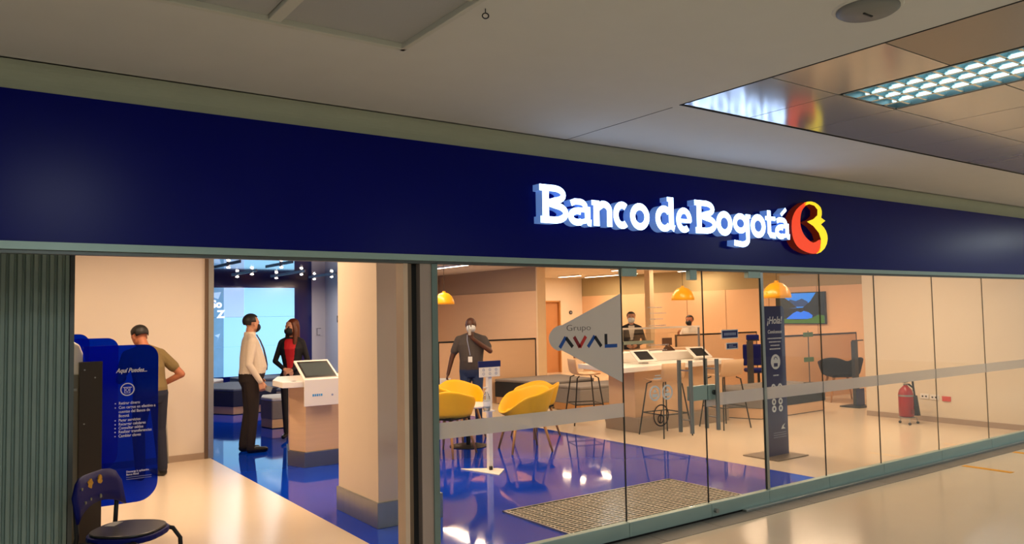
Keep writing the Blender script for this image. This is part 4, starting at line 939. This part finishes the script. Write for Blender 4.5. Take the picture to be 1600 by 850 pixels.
# --- cash machines with blue acrylic shields
def atm(y, lab):
    t = thing('cash_machine', lab, 'cash machine', (0.45, y+0.35, 0))
    prof = [(0.10, 0.0), (0.76, 0.0), (0.76, 0.82), (0.68, 0.86), (0.66, 1.05), (0.74, 1.08), (0.72, 1.42), (0.64, 1.5), (0.10, 1.5)]
    b = MB(); n = len(prof)
    b.add([(x, y+0.02, z) for x, z in prof]+[(x, y+0.68, z) for x, z in prof], [tuple(range(n)), tuple(range(2*n-1, n-1, -1))]+[((k+1) % n, k, n+k, n+(k+1) % n) for k in range(n)])
    b.build('cabinet', mat('atm_grey', (150, 146, 136), 0.5), t, bevel=0.01, world=True)
    MB().box((0.70, y+0.12, 1.1), (0.745, y+0.58, 1.38)).build('screen', M['screen_off'], t, world=True)
    MB().box((0.66, y+0.15, 0.86), (0.78, y+0.55, 0.88)).build('keypad_shelf', M['steel'], t, world=True)
    cap = [(0.30, 1.26), (0.80, 1.26), (0.765, 1.40), (0.735, 1.485), (0.68, 1.52), (0.30, 1.52)]
    MB().plate([(x, z) for x, z in cap], y-0.03, y+0.02).build('side_cap', M['white'], t, bevel=0.012, world=True)
    MB().box((0.35, y-0.03, 0.02), (0.76, y+0.02, 1.26)).build('side_panel', mat('atm_side', (128, 124, 112), 0.5), t, world=True)
    MB().box((0.35, y-0.045, 1.14), (0.72, y-0.03, 1.165)).build('side_handle', M['steel'], t, bevel=0.004, world=True)
def shield(y, x0, x1, z0, z1, lab, bracket=True):
    t = thing('privacy_shield', lab, 'privacy shield', (x0+0.2, y, 0))
    r = 0.10
    pl = [(x0, z0+0.06)]+[(x0+0.06-0.06*math.cos(math.radians(a)), z0+0.06-0.06*math.sin(math.radians(a))) for a in range(15, 91, 15)]
    pl += [(x1-0.15+0.15*math.sin(math.radians(a)), z0+0.15-0.15*math.cos(math.radians(a))) for a in range(0, 91, 10)]
    pl += [(x1-r+r*math.cos(math.radians(a)), z1-r+r*math.sin(math.radians(a))) for a in range(0, 91, 10)]+[(x0, z1)]
    o = MB().plate(pl, y, y+0.006).build('acrylic_sheet', M['acrylic'], t, world=True)
    if bracket:
        br = MB().box((x0-0.025, y-0.025, 0.0), (x0+0.13, y+0.03, 1.36)).build('bracket_panel', mat('dark_bronze', (58, 48, 40), 0.45, 0.3), t, bevel=0.003, world=True)
        for xx, z in ((0.76, 1.30), (0.83, 1.24), (0.76, 0.9), (0.77, 0.5)): MB().cyl((xx, y-0.028, z), (xx, y-0.024, z), 0.006, n=10).build('screw', M['steel'], br, world=True)
    else: MB().box((x0, y-0.012, 0.0), (x0+0.03, y+0.018, z1-0.2)).build('support_post', mat('dark_bronze', (58, 48, 40), 0.45, 0.3), t, world=True)
    return t, o
atm(2.45, 'grey cash machine just behind the fluted partition')
atm(3.3, 'grey cash machine deeper in the bay, mostly hidden')
t, o = shield(2.36, 0.75, 1.275, 0.27, 1.475, 'blue acrylic privacy shield printed with Aquí Puedes')
lx = t.location
def st(s, size, x, z, **k): text('lettering', s, size, M['printw'], o, (x-lx.x, 2.359-lx.y, z-lx.z), **k)
st('Aquí Puedes...', 0.047, 0.975, 1.265, shear=0.35, bold=0.0012, wx=0.82)
MB().stroke(arc(1.055, 1.135, 0.046, 0.046, 0, 360, 30), 0.008, 2.3575, 2.359).build('icon_ring', M['printw'], o, world=True)
b = MB(); b.stroke([(1.025, 1.15), (1.085, 1.15)], 0.006, 2.3575, 2.359); b.stroke([(1.036, 1.15), (1.036, 1.108), (1.072, 1.108), (1.072, 1.15)], 0.005, 2.3575, 2.359); b.stroke(arc(1.054, 1.13, 0.010, 0.012, 0, 360, 12), 0.004, 2.3575, 2.359); b.build('icon_mark', M['printw'], o, world=True)
rows = ['Retirar dinero', 'Con cargos en efectivo a', 'cuentas del Banco de', 'Bogotá', 'Pagar servicios', 'Recargar celulares', 'Consultar saldos', 'Realizar transferencias', 'Cambiar claves']
zz = [1.022, 0.990, 0.958, 0.926, 0.893, 0.863, 0.834, 0.805, 0.774]
for s, z in zip(rows, zz):
    st(s, 0.030, 0.995, z, bold=0.0006, wx=0.86)
    if s[0].isupper() and s != 'Bogotá': MB().cyl((0.972, 2.3575, z+0.009), (0.972, 2.359, z+0.009), 0.005, n=10).build('bullet', M['printw'], o, world=True)
for s, z, sz in (('Descarga la aplicación', 0.500, 0.021), ('Banca Móvil', 0.478, 0.021)): st(s, sz, 1.052, z, bold=0.0005, wx=0.86)
for z in (0.462, 0.447): MB().box((1.052, 2.3575, z), (1.23, 2.359, z+0.004)).build('small_print', M['printg'], o, world=True)
shield(4.1, 0.70, 1.25, 0.25, 1.50, 'plain blue acrylic privacy shield behind the printed one', False)
shield(5.1, 0.70, 1.12, 0.25, 1.53, 'rearmost blue acrylic privacy shield near the beige wall', False)

# --- blue chair in the left foreground
t = thing('visitor_chair', 'blue plastic chair with black seat pad and taped backrest in the foreground', 'chair', (0.82, 0.80, 0), math.radians(-128))
# faces local +Y, backrest at local -Y
b = MB(); n = 11; vs = []
prof = [0.0, 0.33, 0.66, 1.0]
bl = []
for k in range(n):
    u = -1+2*k/(n-1); zb = 0.535+0.07*(1-u*u)**0.8 if abs(u) < 1 else 0.535; zt = 0.775-0.05*max(0, abs(u)-0.55)/0.45-0.045*max(0, abs(u)-0.8)/0.2
    for v in prof:
        z = zb+(zt-zb)*v; vs.append((0.245*u, -0.20+0.035*u*u-0.03*(v-0.3), z))
fs = [(k*4+j, (k+1)*4+j, (k+1)*4+j+1, k*4+j+1) for k in range(n-1) for j in range(3)]
bk = b.add(vs, fs).build('backrest', M['bluepl'], t, smooth=True); m = bk.modifiers.new('solid', 'SOLIDIFY'); m.thickness = 0.014; m.offset = 0
def seat_outline(s, n=28):
    out = []
    for k in range(n):
        a = 2*PI*k/n; c, q = math.cos(a), math.sin(a)
        out.append((s*0.205*abs(c)**0.75*(1 if c >= 0 else -1), s*0.205*abs(q)**0.75*(1 if q >= 0 else -1)))
    return out
MB().prism(seat_outline(1.0), 0.405, 0.44).build('seat', M['bluepl'], t, bevel=0.01)
MB().prism(seat_outline(0.93), 0.438, 0.455).build('seat_pad', mat('black_vinyl', (24, 24, 26), 0.35, var=0.1), t, bevel=0.007)
MB().prism([(-0.12, -0.16), (-0.02, -0.16), (-0.02, -0.10), (-0.12, -0.10)], 0.455, 0.457).build('paper_tag', mat('grey_label', (150, 150, 150), 0.6), t)
for sx in (-1, 1):
    MB().tube([(sx*0.215, -0.19, 0.66), (sx*0.195, -0.19, 0.45), (sx*0.2, -0.24, 0.0)], 0.013, 10).build('rear_leg', M['blackm'], t, smooth=True)
    MB().tube([(sx*0.17, 0.10, 0.42), (sx*0.195, 0.17, 0.40), (sx*0.205, 0.21, 0.34), (sx*0.21, 0.23, 0.0)], 0.013, 10).build('front_leg', M['blackm'], t, smooth=True)
    MB().tube([(sx*0.195, -0.19, 0.41), (sx*0.19, 0.15, 0.41)], 0.011, 8).build('side_tube', M['blackm'], t, smooth=True)
def patch(x, z, r, m, nm):
    pts = [(x+r*(1+0.25*math.sin(5*a+x*90))*math.cos(a), z+r*(1.15+0.25*math.cos(3*a+x*50))*math.sin(a)) for a in [2*PI*k/14 for k in range(14)]]
    y = -0.20+0.035*(x/0.245)**2-0.03*((z-0.6)/0.175-0.3)
    MB().plate([(-p[0], p[1]-0.025) for p in pts][::-1], y+0.004, y+0.016).build(nm, m, bk)
pm = mat('peeling_sticker', (220, 150, 30), 0.6, var=0.7, scale=40)
patch(-0.055, 0.745, 0.024, pm, 'yellow_sticker'); patch(0.045, 0.748, 0.022, pm, 'yellow_sticker')
gm = mat('bolt_grey', (130, 130, 110), 0.5)
for x, z in ((-0.155, 0.735), (-0.135, 0.655), (-0.07, 0.66)): patch(x, z, 0.007, gm, 'bolt')
patch(0.03, 0.655, 0.010, gm, 'maker_plate')

# ================================================================== PEOPLE
def V(*a): return np.array(a, float)
def capsule(mb, p0, p1, r0, r1, n=12):
    p0 = Vector(p0); p1 = Vector(p1); t = (p1-p0)
    L = t.length; t = t.normalized() if L > 1e-6 else Vector((0, 0, 1))
    u = t.orthogonal().normalized(); wv = t.cross(u)
    rings = []
    for a in (-90+1e-3, -60, -30, 0): rings.append((p0+t*r0*math.sin(math.radians(a)), r0*math.cos(math.radians(a))))
    for a in (0, 30, 60, 90-1e-3): rings.append((p1+t*r1*math.sin(math.radians(a)), r1*math.cos(math.radians(a))))
    vs = []
    for c, r in rings: vs += [c+max(r, 1e-4)*(math.cos(2*PI*k/n)*u+math.sin(2*PI*k/n)*wv) for k in range(n)]
    fs = []
    for i in range(len(rings)-1):
        for k in range(n):
            a = i*n+k; b = i*n+(k+1) % n; fs.append((a, b, b+n, a+n))
    fs.append(tuple(range(n-1, -1, -1))); fs.append(tuple((len(rings)-1)*n+k for k in range(n)))
    mb.add(vs, fs)
def loft(mb, rings, n=20):
    vs = []
    for c, rx, ry in rings: vs += [(c[0]+rx*math.cos(2*PI*k/n), c[1]+ry*math.sin(2*PI*k/n), c[2]) for k in range(n)]
    fs = []
    for i in range(len(rings)-1):
        for k in range(n):
            a = i*n+k; b = i*n+(k+1) % n; fs.append((a, b, b+n, a+n))
    fs.append(tuple(range(n-1, -1, -1))); fs.append(tuple((len(rings)-1)*n+k for k in range(n)))
    mb.add(vs, fs)
def person(name, label, loc, face, S, mats, pose, voxel=0.008, belly=0.0, female=False, sleeve='long', hair='short', hairm=None, mask=None, chest=None, headyaw=0.0, headpitch=0.0, wide=1.0, bald=False):
    """model facing local +Y, right hand on local +X, 1.72 m tall before scaling by S; face = world XY direction looked at"""
    rz = math.atan2(-face[0], face[1])
    t = thing(name, label, 'person', loc, rz)
    segs = []       # p0,p1,r0,r1,key
    def seg(p0, p1, r0, r1, key): segs.append((V(*p0), V(*p1), r0, r1, key))
    up = V(*pose.get('lean', (0, 0, 0)))           # shift of shoulders
    hd = up+V(*pose.get('headshift', (0, 0, 0)))
    # legs
    for s, k in ((1, 'R'), (-1, 'L')):
        ft = V(*pose.get('foot'+k, (s*0.10, 0.0, 0))); kn = V(*pose.get('knee'+k, (s*0.095, 0.02, 0.50)))
        hip = V(s*0.09, 0, 0.90); an = ft+V(0, -0.03, 0.085)
        lr = 0.9 if female else 1.0
        seg(hip, kn, 0.093*lr*wide, 0.066*lr, 'legs'); seg(kn, an, 0.066*lr, 0.052*lr if not female else 0.042, 'legs')
        if pose.get('bare_ankle'): seg(an+V(0, 0, 0.035), an, 0.036, 0.034, 'skin')
        seg(an+V(0, -0.01, -0.045), ft+V(0, 0.15, 0.035), 0.043, 0.033, 'shoe')
    # torso rings
    tw = wide*(0.88 if female else 1.0)
    mid = up*0.45
    rings = [((0, 0, 0.80), 0.14*tw, 0.105), ((0, 0, 0.88), 0.172*tw, 0.125+belly*0.3), ((0, belly*0.3, 0.97), 0.168*tw, 0.118+belly*0.8),
             ((mid[0]*0.5, mid[1]*0.5+belly*0.6, 1.06), 0.162*tw*(0.86 if female else 1), 0.112+belly), ((mid[0], mid[1]+belly*0.35, 1.18), 0.172*tw, 0.118+belly*0.6),
             ((up[0]*0.8, up[1]*0.8+0.005, 1.30+up[2]*0.8), 0.19*tw, 0.122+(0.02 if female else 0)), ((up[0], up[1]-0.005, 1.39+up[2]), 0.178*tw, 0.098), ((up[0], up[1]-0.01, 1.43+up[2]), 0.12*tw, 0.078), ((up[0], up[1]-0.01, 1.47+up[2]), 0.062, 0.058)]
    # arms
    for s, k in ((1, 'R'), (-1, 'L')):
        seg(up+V(s*0.03, -0.012, 1.445), up+V(s*0.155*tw, -0.006, 1.385), 0.048, 0.056, 'sleeve')
        sh = up+V(s*0.172*tw, -0.005, 1.375); el = V(*pose['elbow'+k]); ha = V(*pose['hand'+k])
        seg(sh, el, 0.056*(0.85 if female else 1.0)*wide, 0.043*(0.88 if female else 1), 'sleeve')
        d = (ha-el); L = np.linalg.norm(d); d = d/L
        if sleeve == 'short':
            segs[-1] = (sh, sh+(el-sh)*0.62, 0.058*wide, 0.057*wide, 'sleeve'); seg(sh+(el-sh)*0.5, el, 0.046*wide, 0.040, 'skin'); seg(el, ha, 0.040, 0.027, 'skin')
        else:
            seg(el, ha-d*0.015, 0.043*(0.88 if female else 1), 0.034*(0.88 if female else 1), 'sleeve'); seg(ha-d*0.03, ha, 0.026, 0.025, 'skin')
        hdv = V(*pose.get('handdir'+k, tuple(d))); hdv = hdv/np.linalg.norm(hdv)
        pn = V(*pose.get('palm'+k, (-s, 0, 0))); pn = pn-hdv*pn.dot(hdv); pn = pn/np.linalg.norm(pn)
        sd = np.cross(hdv, pn)*(1 if k == 'R' else -1)     # towards the thumb
        curl = pose.get('curl'+k, 0.5)
        for q in (-0.027, -0.009, 0.009, 0.027): seg(ha+hdv*0.01+sd*q*0.7, ha+hdv*0.085+sd*q, 0.014, 0.0125, 'skin')
        for q, fl in ((-0.030, 0.060), (-0.010, 0.075), (0.010, 0.080), (0.030, 0.070)):
            a0 = ha+hdv*0.085+sd*q; d1 = hdv*math.cos(curl*0.8)+pn*math.sin(curl*0.8); a1 = a0+d1*fl*0.5
            d2 = hdv*math.cos(curl*1.9)+pn*math.sin(curl*1.9); a2 = a1+d2*fl*0.5
            seg(a0, a1, 0.0098, 0.009, 'skin'); seg(a1, a2, 0.009, 0.0078, 'skin')
        b0 = ha+hdv*0.02+sd*0.022; b1 = b0+hdv*0.032+sd*0.026+pn*0.008; b2 = b1+hdv*0.030+sd*0.004+pn*0.016*(0.5+curl)
        seg(b0, b1, 0.0135, 0.0110, 'skin'); seg(b1, b2, 0.0110, 0.0090, 'skin')
    # head
    cy, sy = math.cos(headyaw), math.sin(headyaw); cp, sp = math.cos(headpitch), math.sin(headpitch)
    HR = np.array([[cy, -sy, 0], [sy, cy, 0], [0, 0, 1]]) @ np.array([[1, 0, 0], [0, cp, sp], [0, -sp, cp]])   # positive pitch looks down
    hc = hd+V(0, 0.015, 1.60)
    def hp(x, y, z): return hc+HR@V(x, y, z)
    seg(up+V(0, -0.012, 1.44), hp(0, -0.02, -0.06), 0.056 if not female else 0.046, 0.050 if not female else 0.043, 'neck')
    seg(hp(0, -0.018, 0.035), hp(0, -0.01, 0.03), 0.083, 0.083, 'head'); seg(hp(0, 0.012, 0.03), hp(0, 0.018, -0.03), 0.074, 0.070, 'head')
    seg(hp(0, 0.03, -0.045), hp(0, 0.042, -0.082), 0.055, 0.034, 'head')
    seg(hp(0, 0.085, 0.01), hp(0, 0.103, -0.028), 0.009, 0.014, 'head')
    for s in (-1, 1): seg(hp(s*0.077, -0.01, 0.012), hp(s*0.076, -0.005, -0.025), 0.012, 0.010, 'head')
    for s in (-1, 1): seg(hp(s*0.022, 0.080, 0.026), hp(s*0.045, 0.070, 0.026), 0.009, 0.008, 'head')
    mb = MB(); loft(mb, rings)
    for a in segs: capsule(mb, a[0], a[1], a[2], a[3])
    keys = ['shirt', 'legs', 'skin', 'shoe', 'chest']
    tmp = mb.build('tmp', M['white'])
    m = tmp.modifiers.new('r', 'REMESH'); m.mode = 'VOXEL'; m.voxel_size = voxel; m.use_smooth_shade = True
    s2 = tmp.modifiers.new('s', 'SMOOTH'); s2.factor = 0.5; s2.iterations = 3
    dg = bpy.context.evaluated_depsgraph_get(); dg.update()
    me = bpy.data.meshes.new_from_object(tmp.evaluated_get(dg)); bpy.data.objects.remove(tmp)
    me.materials.clear()
    for k in keys: me.materials.append(mats.get(k, mats['shirt']))
    nf = len(me.polygons); cen = np.empty(nf*3); me.polygons.foreach_get('center', cen); cen = cen.reshape(-1, 3)
    best = np.full(nf, 9.0); idx = np.zeros(nf, int)
    belt = pose.get('belt', 0.98)
    kk = {'legs': 1, 'shoe': 3, 'sleeve': 0, 'skin': 2, 'neck': 2, 'head': 2}
    idx[:] = np.where(cen[:, 2] < belt, 1, 0)
    tors = (np.abs(cen[:, 0]-up[0]*0.8) < 0.20*tw) & (cen[:, 2] < 1.5)
    for p0, p1, r0, r1, key in segs:
        d = p1-p0; L2 = max(d.dot(d), 1e-9); u = np.clip(((cen-p0)@d)/L2, 0, 1)
        dist = np.linalg.norm(cen-(p0+u[:, None]*d), axis=1)-(r0+(r1-r0)*u)
        ok = (dist < 0.014) & (dist < best)
        best[ok] = dist[ok]
        if key == 'legs': idx[ok] = np.where(cen[ok, 2] < belt, 1, 0)
        elif key == 'neck': idx[ok] = np.where(cen[ok, 2]-up[2] > 1.475-0.02*(cen[ok, 1] > up[1]+0.03), 2, 0)
        else: idx[ok] = kk[key]
    if chest:
        cw, z0, z1 = chest
        fr = (idx == 0) & (best > -0.02) & (np.abs(cen[:, 0]-up[0]*0.8) < cw*np.clip((cen[:, 2]-z0)/(z1-z0)*0.7+0.45, 0, 1.15)) & (cen[:, 1] > up[1]*0.8+0.045) & (cen[:, 2] > z0) & (cen[:, 2] < z1+0.06)
        idx[fr] = 4
    me.polygons.foreach_set('material_index', idx.astype(np.int32)); me.polygons.foreach_set('use_smooth', [True]*nf)
    me.transform(Matrix.Scale(S, 4))
    o = bpy.data.objects.new('body', me); COL.objects.link(o); o.parent = t
    # child pieces built around the head
    def shellpart(nm, m, fn, r, keep, th=0.006):
        b = MB(); n, k = 32, 22; vs = []; ok = []
        for i in range(k+1):
            a = -PI/2+PI*i/k
            for j in range(n):
                u = (math.cos(a)*math.cos(2*PI*j/n), math.cos(a)*math.sin(2*PI*j/n), math.sin(a)); q = fn(u)
                vs.append(tuple((hc+HR@V(*q))*S)); ok.append(keep(u))
        fs = [(i*n+j, i*n+(j+1) % n, (i+1)*n+(j+1) % n, (i+1)*n+j) for i in range(k) for j in range(n)]
        fs = [f for f in fs if all(ok[v] for v in f)]
        ob = b.add(vs, fs).build(nm, m, t, smooth=True)
        so = ob.modifiers.new('solid', 'SOLIDIFY'); so.thickness = th*S; so.offset = 1
        return ob
    if hairm and not bald:
        if hair == 'short':
            shellpart('hair', hairm, lambda u: (u[0]*0.0845, u[1]*0.099-0.016, u[2]*0.089+0.034), 1, lambda u: (u[2] > 0.42 and u[1] < 0.86) or (u[1] < 0.25 and u[2] > -0.15) or (u[1] < -0.3 and u[2] > -0.62), 0.006)
        else:
            b = MB()
            capsule(b, hp(0, -0.03, 0.05), hp(0, -0.02, 0.045), 0.090, 0.088); capsule(b, hp(0, -0.05, 0.02), hp(0, -0.075, -0.20), 0.080, 0.062)
            for s in (-1, 1):
                capsule(b, hp(s*0.05, 0.015, 0.06), hp(s*0.078, -0.005, -0.05), 0.036, 0.034); capsule(b, hp(s*0.078, -0.005, -0.05), hp(s*0.085, 0.01, -0.20), 0.036, 0.034); capsule(b, hp(s*0.085, 0.01, -0.20), hp(s*0.08, 0.035, -0.32), 0.034, 0.018)
            hb = b.build('hair_tmp', hairm); m = hb.modifiers.new('r', 'REMESH'); m.mode = 'VOXEL'; m.voxel_size = 0.009; m.use_smooth_shade = True
            s2 = hb.modifiers.new('s', 'SMOOTH'); s2.iterations = 3
            dg = bpy.context.evaluated_depsgraph_get(); dg.update(); hm = bpy.data.meshes.new_from_object(hb.evaluated_get(dg)); bpy.data.objects.remove(hb)
            hm.transform(Matrix.Scale(S, 4)); hm.materials.clear(); hm.materials.append(hairm); hm.polygons.foreach_set('use_smooth', [True]*len(hm.polygons))
            ho = bpy.data.objects.new('hair', hm); COL.objects.link(ho); ho.parent = t
    if mask:
        shellpart('face_mask', mask, lambda u: (u[0]*0.074, u[1]*0.110+0.004, u[2]*0.070-0.048), 1, lambda u: u[1] > 0.22 and abs(u[2]) < 0.88, 0.004)
    for s in (-1, 1):
        e = hp(s*0.031, 0.076, 0.012)*S
        MB().sph(tuple(e), 0.0105*S, 10, 7).build('eye', mat('eye_dark', (30, 22, 18), 0.2, var=0), t, smooth=True)
    return t, hp

# cream shirt man: stands side on, arm down holding a phone
t, hp = person('person', 'man in a cream shirt, grey tie, dark trousers and black mask', (2.98, 5.65, 0), (0.98, -0.16), 1.0,
    dict(shirt=M['shirtw'], legs=M['trous'], skin=M['skin'], shoe=M['shoek']),
    dict(elbowR=(0.245, -0.05, 1.10), handR=(0.225, 0.09, 0.88), elbowL=(-0.24, 0.0, 1.11), handL=(-0.20, 0.12, 0.90), curlR=0.9, curlL=0.7, handdirR=(0, 0.25, -1), footR=(0.085, 0.02, 0), footL=(-0.09, -0.05, 0), kneeL=(-0.09, -0.01, 0.5)), voxel=0.007, belly=0.055, hairm=M['hairk'], mask=M['maskk'], headyaw=0.42, wide=1.16)
b = MB(); zs = [1.46, 1.38, 1.28, 1.18, 1.08, 1.01]; ys = [0.072, 0.118, 0.158, 0.182, 0.198, 0.195]; ws = [0.018, 0.028, 0.034, 0.040, 0.042, 0.02]
b.add([(sx*wq, y, z) for y, z, wq in zip(ys, zs, ws) for sx in (-1, 1)], [(2*i, 2*i+1, 2*i+3, 2*i+2) for i in range(5)]); o = b.build('tie', M['tie'], t); m = o.modifiers.new('solid', 'SOLIDIFY'); m.thickness = 0.012; m.offset = 0
b = MB(); n = 24
b.lathe([(0.172, 0.965), (0.180, 0.967), (0.180, 0.993), (0.172, 0.995)], n=n, sx=1.045, sy=0.86, c=(0, 0.014, 0)); b.build('belt', M['shoek'], t)
b = MB(); b.lathe([(0.070, 1.452), (0.075, 1.455), (0.068, 1.495), (0.062, 1.497)], n=20, c=(0, -0.008, 0)); b.build('collar', M['shirtw'], t)
ph = tag(MB().box((-0.036, -0.075, -0.005), (0.036, 0.075, 0.005)).build('phone', mat('phone_grey', (110, 112, 118), 0.4), bevel=0.003), 'grey phone in the hand of the man in the cream shirt', 'phone')
ph.matrix_world = Matrix.Translation(t.location) @ Matrix.Rotation(t.rotation_euler.z, 4, 'Z') @ Matrix.Translation((0.185, 0.16, 0.80)) @ Matrix.Rotation(math.radians(-25), 4, 'X') @ Matrix.Rotation(math.radians(70), 4, 'Y')

# woman behind the desk end
t, hp = person('person', 'woman with long brown hair, black jacket, red blouse and black mask', (3.75, 6.33, 0), (-0.55, -0.84), 0.955,
    dict(shirt=M['suitk'], legs=M['suitk'], skin=M['skin'], shoe=M['shoek'], chest=M['redtop']),
    dict(elbowR=(0.235, 0.02, 1.12), handR=(0.06, 0.185, 1.01), elbowL=(-0.235, 0.02, 1.12), handL=(-0.05, 0.195, 1.00), handdirR=(-0.9, 0.3, -0.35), handdirL=(0.9, 0.3, -0.35), palmR=(0, -0.7, -0.7), palmL=(0, -0.7, -0.7), curlR=0.7, curlL=0.7,
         footR=(0.06, 0.10, 0.03), footL=(-0.07, -0.02, 0.03), kneeR=(0.075, 0.05, 0.52), bare_ankle=True, belt=0.9), voxel=0.007, female=True, hair='long', hairm=M['hairb'], mask=M['maskk'], chest=(0.075, 1.0, 1.38), headyaw=-0.62)
b = MB()
for p in ((0.06, 0.07), (-0.07, -0.05)): b.cyl((p[0], p[1]-0.05, 0.0), (p[0], p[1]-0.05, 0.05), 0.008, 0.016, 8)
b.build('shoe_heels', M['shoek'], t)

# man at the cash machine
t, hp = person('person', 'man in an olive T-shirt bending over the cash machine behind the blue shield', (1.66, 4.75, 0), (-0.38, 0.92), 0.985,
    dict(shirt=M['olivets'], legs=M['jeansd'], skin=M['skin2'], shoe=M['shoek']),
    dict(lean=(0, 0.13, -0.06), headshift=(0, 0.07, -0.03), elbowR=(0.37, 0.0, 1.08), handR=(0.22, 0.20, 0.95), elbowL=(-0.29, 0.10, 1.06), handL=(-0.14, 0.33, 1.05), footR=(0.14, 0.02, 0), footL=(-0.13, 0.0, 0), kneeR=(0.125, 0.03, 0.5), kneeL=(-0.12, 0.03, 0.5), belt=0.93), voxel=0.008, sleeve='short', hairm=M['hairk'], headpitch=0.5, wide=1.1)
for s in (1,): MB().tube([(s*0.185*0.985, 0.0, 0.86), (s*0.205, 0.03, 0.50), (s*0.195, -0.02, 0.12)], 0.009, 8).build('trouser_stripe', mat('stripe_grey', (170, 165, 155), 0.8), t, smooth=True)

# guard
t, hp = person('person', 'guard in a charcoal polo and jeans holding a radio to his white mask', (6.1, 5.4, 0), (-0.62, -0.78), 0.945,
    dict(shirt=M['polo'], legs=M['jeans'], skin=M['skin3'], shoe=M['shoek']),
    dict(elbowR=(0.30, 0.02, 1.10), handR=(0.36, 0.06, 0.85), elbowL=(-0.30, 0.10, 1.20), handL=(-0.04, 0.20, 1.40), handdirL=(0.45, 0.1, 0.9), palmL=(0.4, -0.9, 0), curlL=1.1, curlR=0.8, belt=0.92), voxel=0.008, belly=0.035, sleeve='short', hairm=None, bald=True, mask=M['maskw'], headyaw=0.12, wide=1.12)
MB().tube([(0.05, 0.045, 1.40), (0.045, 0.125, 1.30), (0.015, 0.155, 1.16), (0.0, 0.165, 1.08)], 0.006, 6).build('lanyard', M['printg'], t)
MB().box((-0.03, 0.155, 0.98), (0.03, 0.17, 1.06)).build('badge', M['printw'], t, bevel=0.003)
def held(name, lab, cat, person_o, loc, parts):
    q = thing(name, lab, cat, (0, 0, 0)); q.matrix_world = Matrix.Translation(person_o.location) @ Matrix.Rotation(person_o.rotation_euler.z, 4, 'Z') @ Matrix.Translation(loc)
    for nm, a, c, m in parts: MB().box(a, c).build(nm, m, q, bevel=0.003)
held('radio', 'small radio held at the mouth of the guard', 'radio', t, (-0.005, 0.225, 1.40), (('case', (-0.02, -0.012, -0.03), (0.02, 0.016, 0.06), mat('radio_grey', (170, 166, 160), 0.5)), ('antenna', (0.008, -0.004, 0.06), (0.016, 0.004, 0.13), M['black'])))
held('paper_bag', 'white paper held low by the guard', 'paper', t, (0.385, 0.09, 0.66), (('sheet', (-0.09, -0.010, -0.07), (0.07, 0.010, 0.09), M['printw']), ('fold', (-0.06, -0.02, -0.05), (0.05, 0.018, 0.07), M['whitetop'])))

# cashier in a suit and colleague in white
t, hp = person('person', 'suited cashier in a white mask behind the cashier screen', (10.84, 6.98, 0), (-0.66, -0.75), 0.97,
    dict(shirt=M['suitk'], legs=M['suitk'], skin=M['skin'], shoe=M['shoek'], chest=M['whitetop']),
    dict(elbowR=(0.26, 0.02, 1.12), handR=(0.10, 0.20, 1.04), elbowL=(-0.26, 0.02, 1.12), handL=(-0.08, 0.22, 1.04), curlR=0.7, curlL=0.7), voxel=0.011, hairm=M['hairk'], mask=M['maskw'], chest=(0.055, 1.15, 1.38))
t, hp = person('person', 'colleague in a white top with black hair behind the counter', (12.72, 7.12, 0), (-0.95, -0.3), 0.93,
    dict(shirt=M['whitetop'], legs=M['suitk'], skin=M['skin2'], shoe=M['shoek']),
    dict(lean=(0, 0.06, -0.03), elbowR=(0.24, 0.12, 1.14), handR=(0.16, 0.33, 1.28), elbowL=(-0.24, 0.1, 1.12), handL=(-0.12, 0.32, 1.14), curlR=0.7, curlL=0.7), voxel=0.011, female=True, sleeve='short', hairm=M['hairk'], mask=M['maskk'])

# look-alikes carry one group name
GROUPS = {'tub_chair': 'tub armchairs', 'bar_stool': 'bar stools at the high counter', 'pendant_lamp': 'amber pendant lamps', 'linear_light': 'strip lights of the bank ceiling', 'louvre_light': 'louvred corridor lights',
          'glass_panel': 'fixed glass panels of the shopfront', 'glass_door': 'glass door leaves', 'privacy_shield': 'blue acrylic privacy shields', 'cash_machine': 'cash machines', 'pouf': 'lounge poufs', 'lounge_bench': 'lounge benches',
          'waiting_bench': 'waiting area benches', 'desk_partition': 'black framed partitions', 'tablet_stand': 'tablets on the counter', 'easel_stand': 'easels on the counter', 'wall_socket': 'wall sockets', 'track_light': 'track spots of the lounge',
          'upright_stand': 'dark upright stands', 'floor_tape': 'yellow floor tapes', 'wall_switch': 'wall switches'}
for o in list(sc.objects):
    if o.parent is None and 'category' in o:
        k = o.name.split('.')[0]
        if k in GROUPS: o['group'] = GROUPS[k]
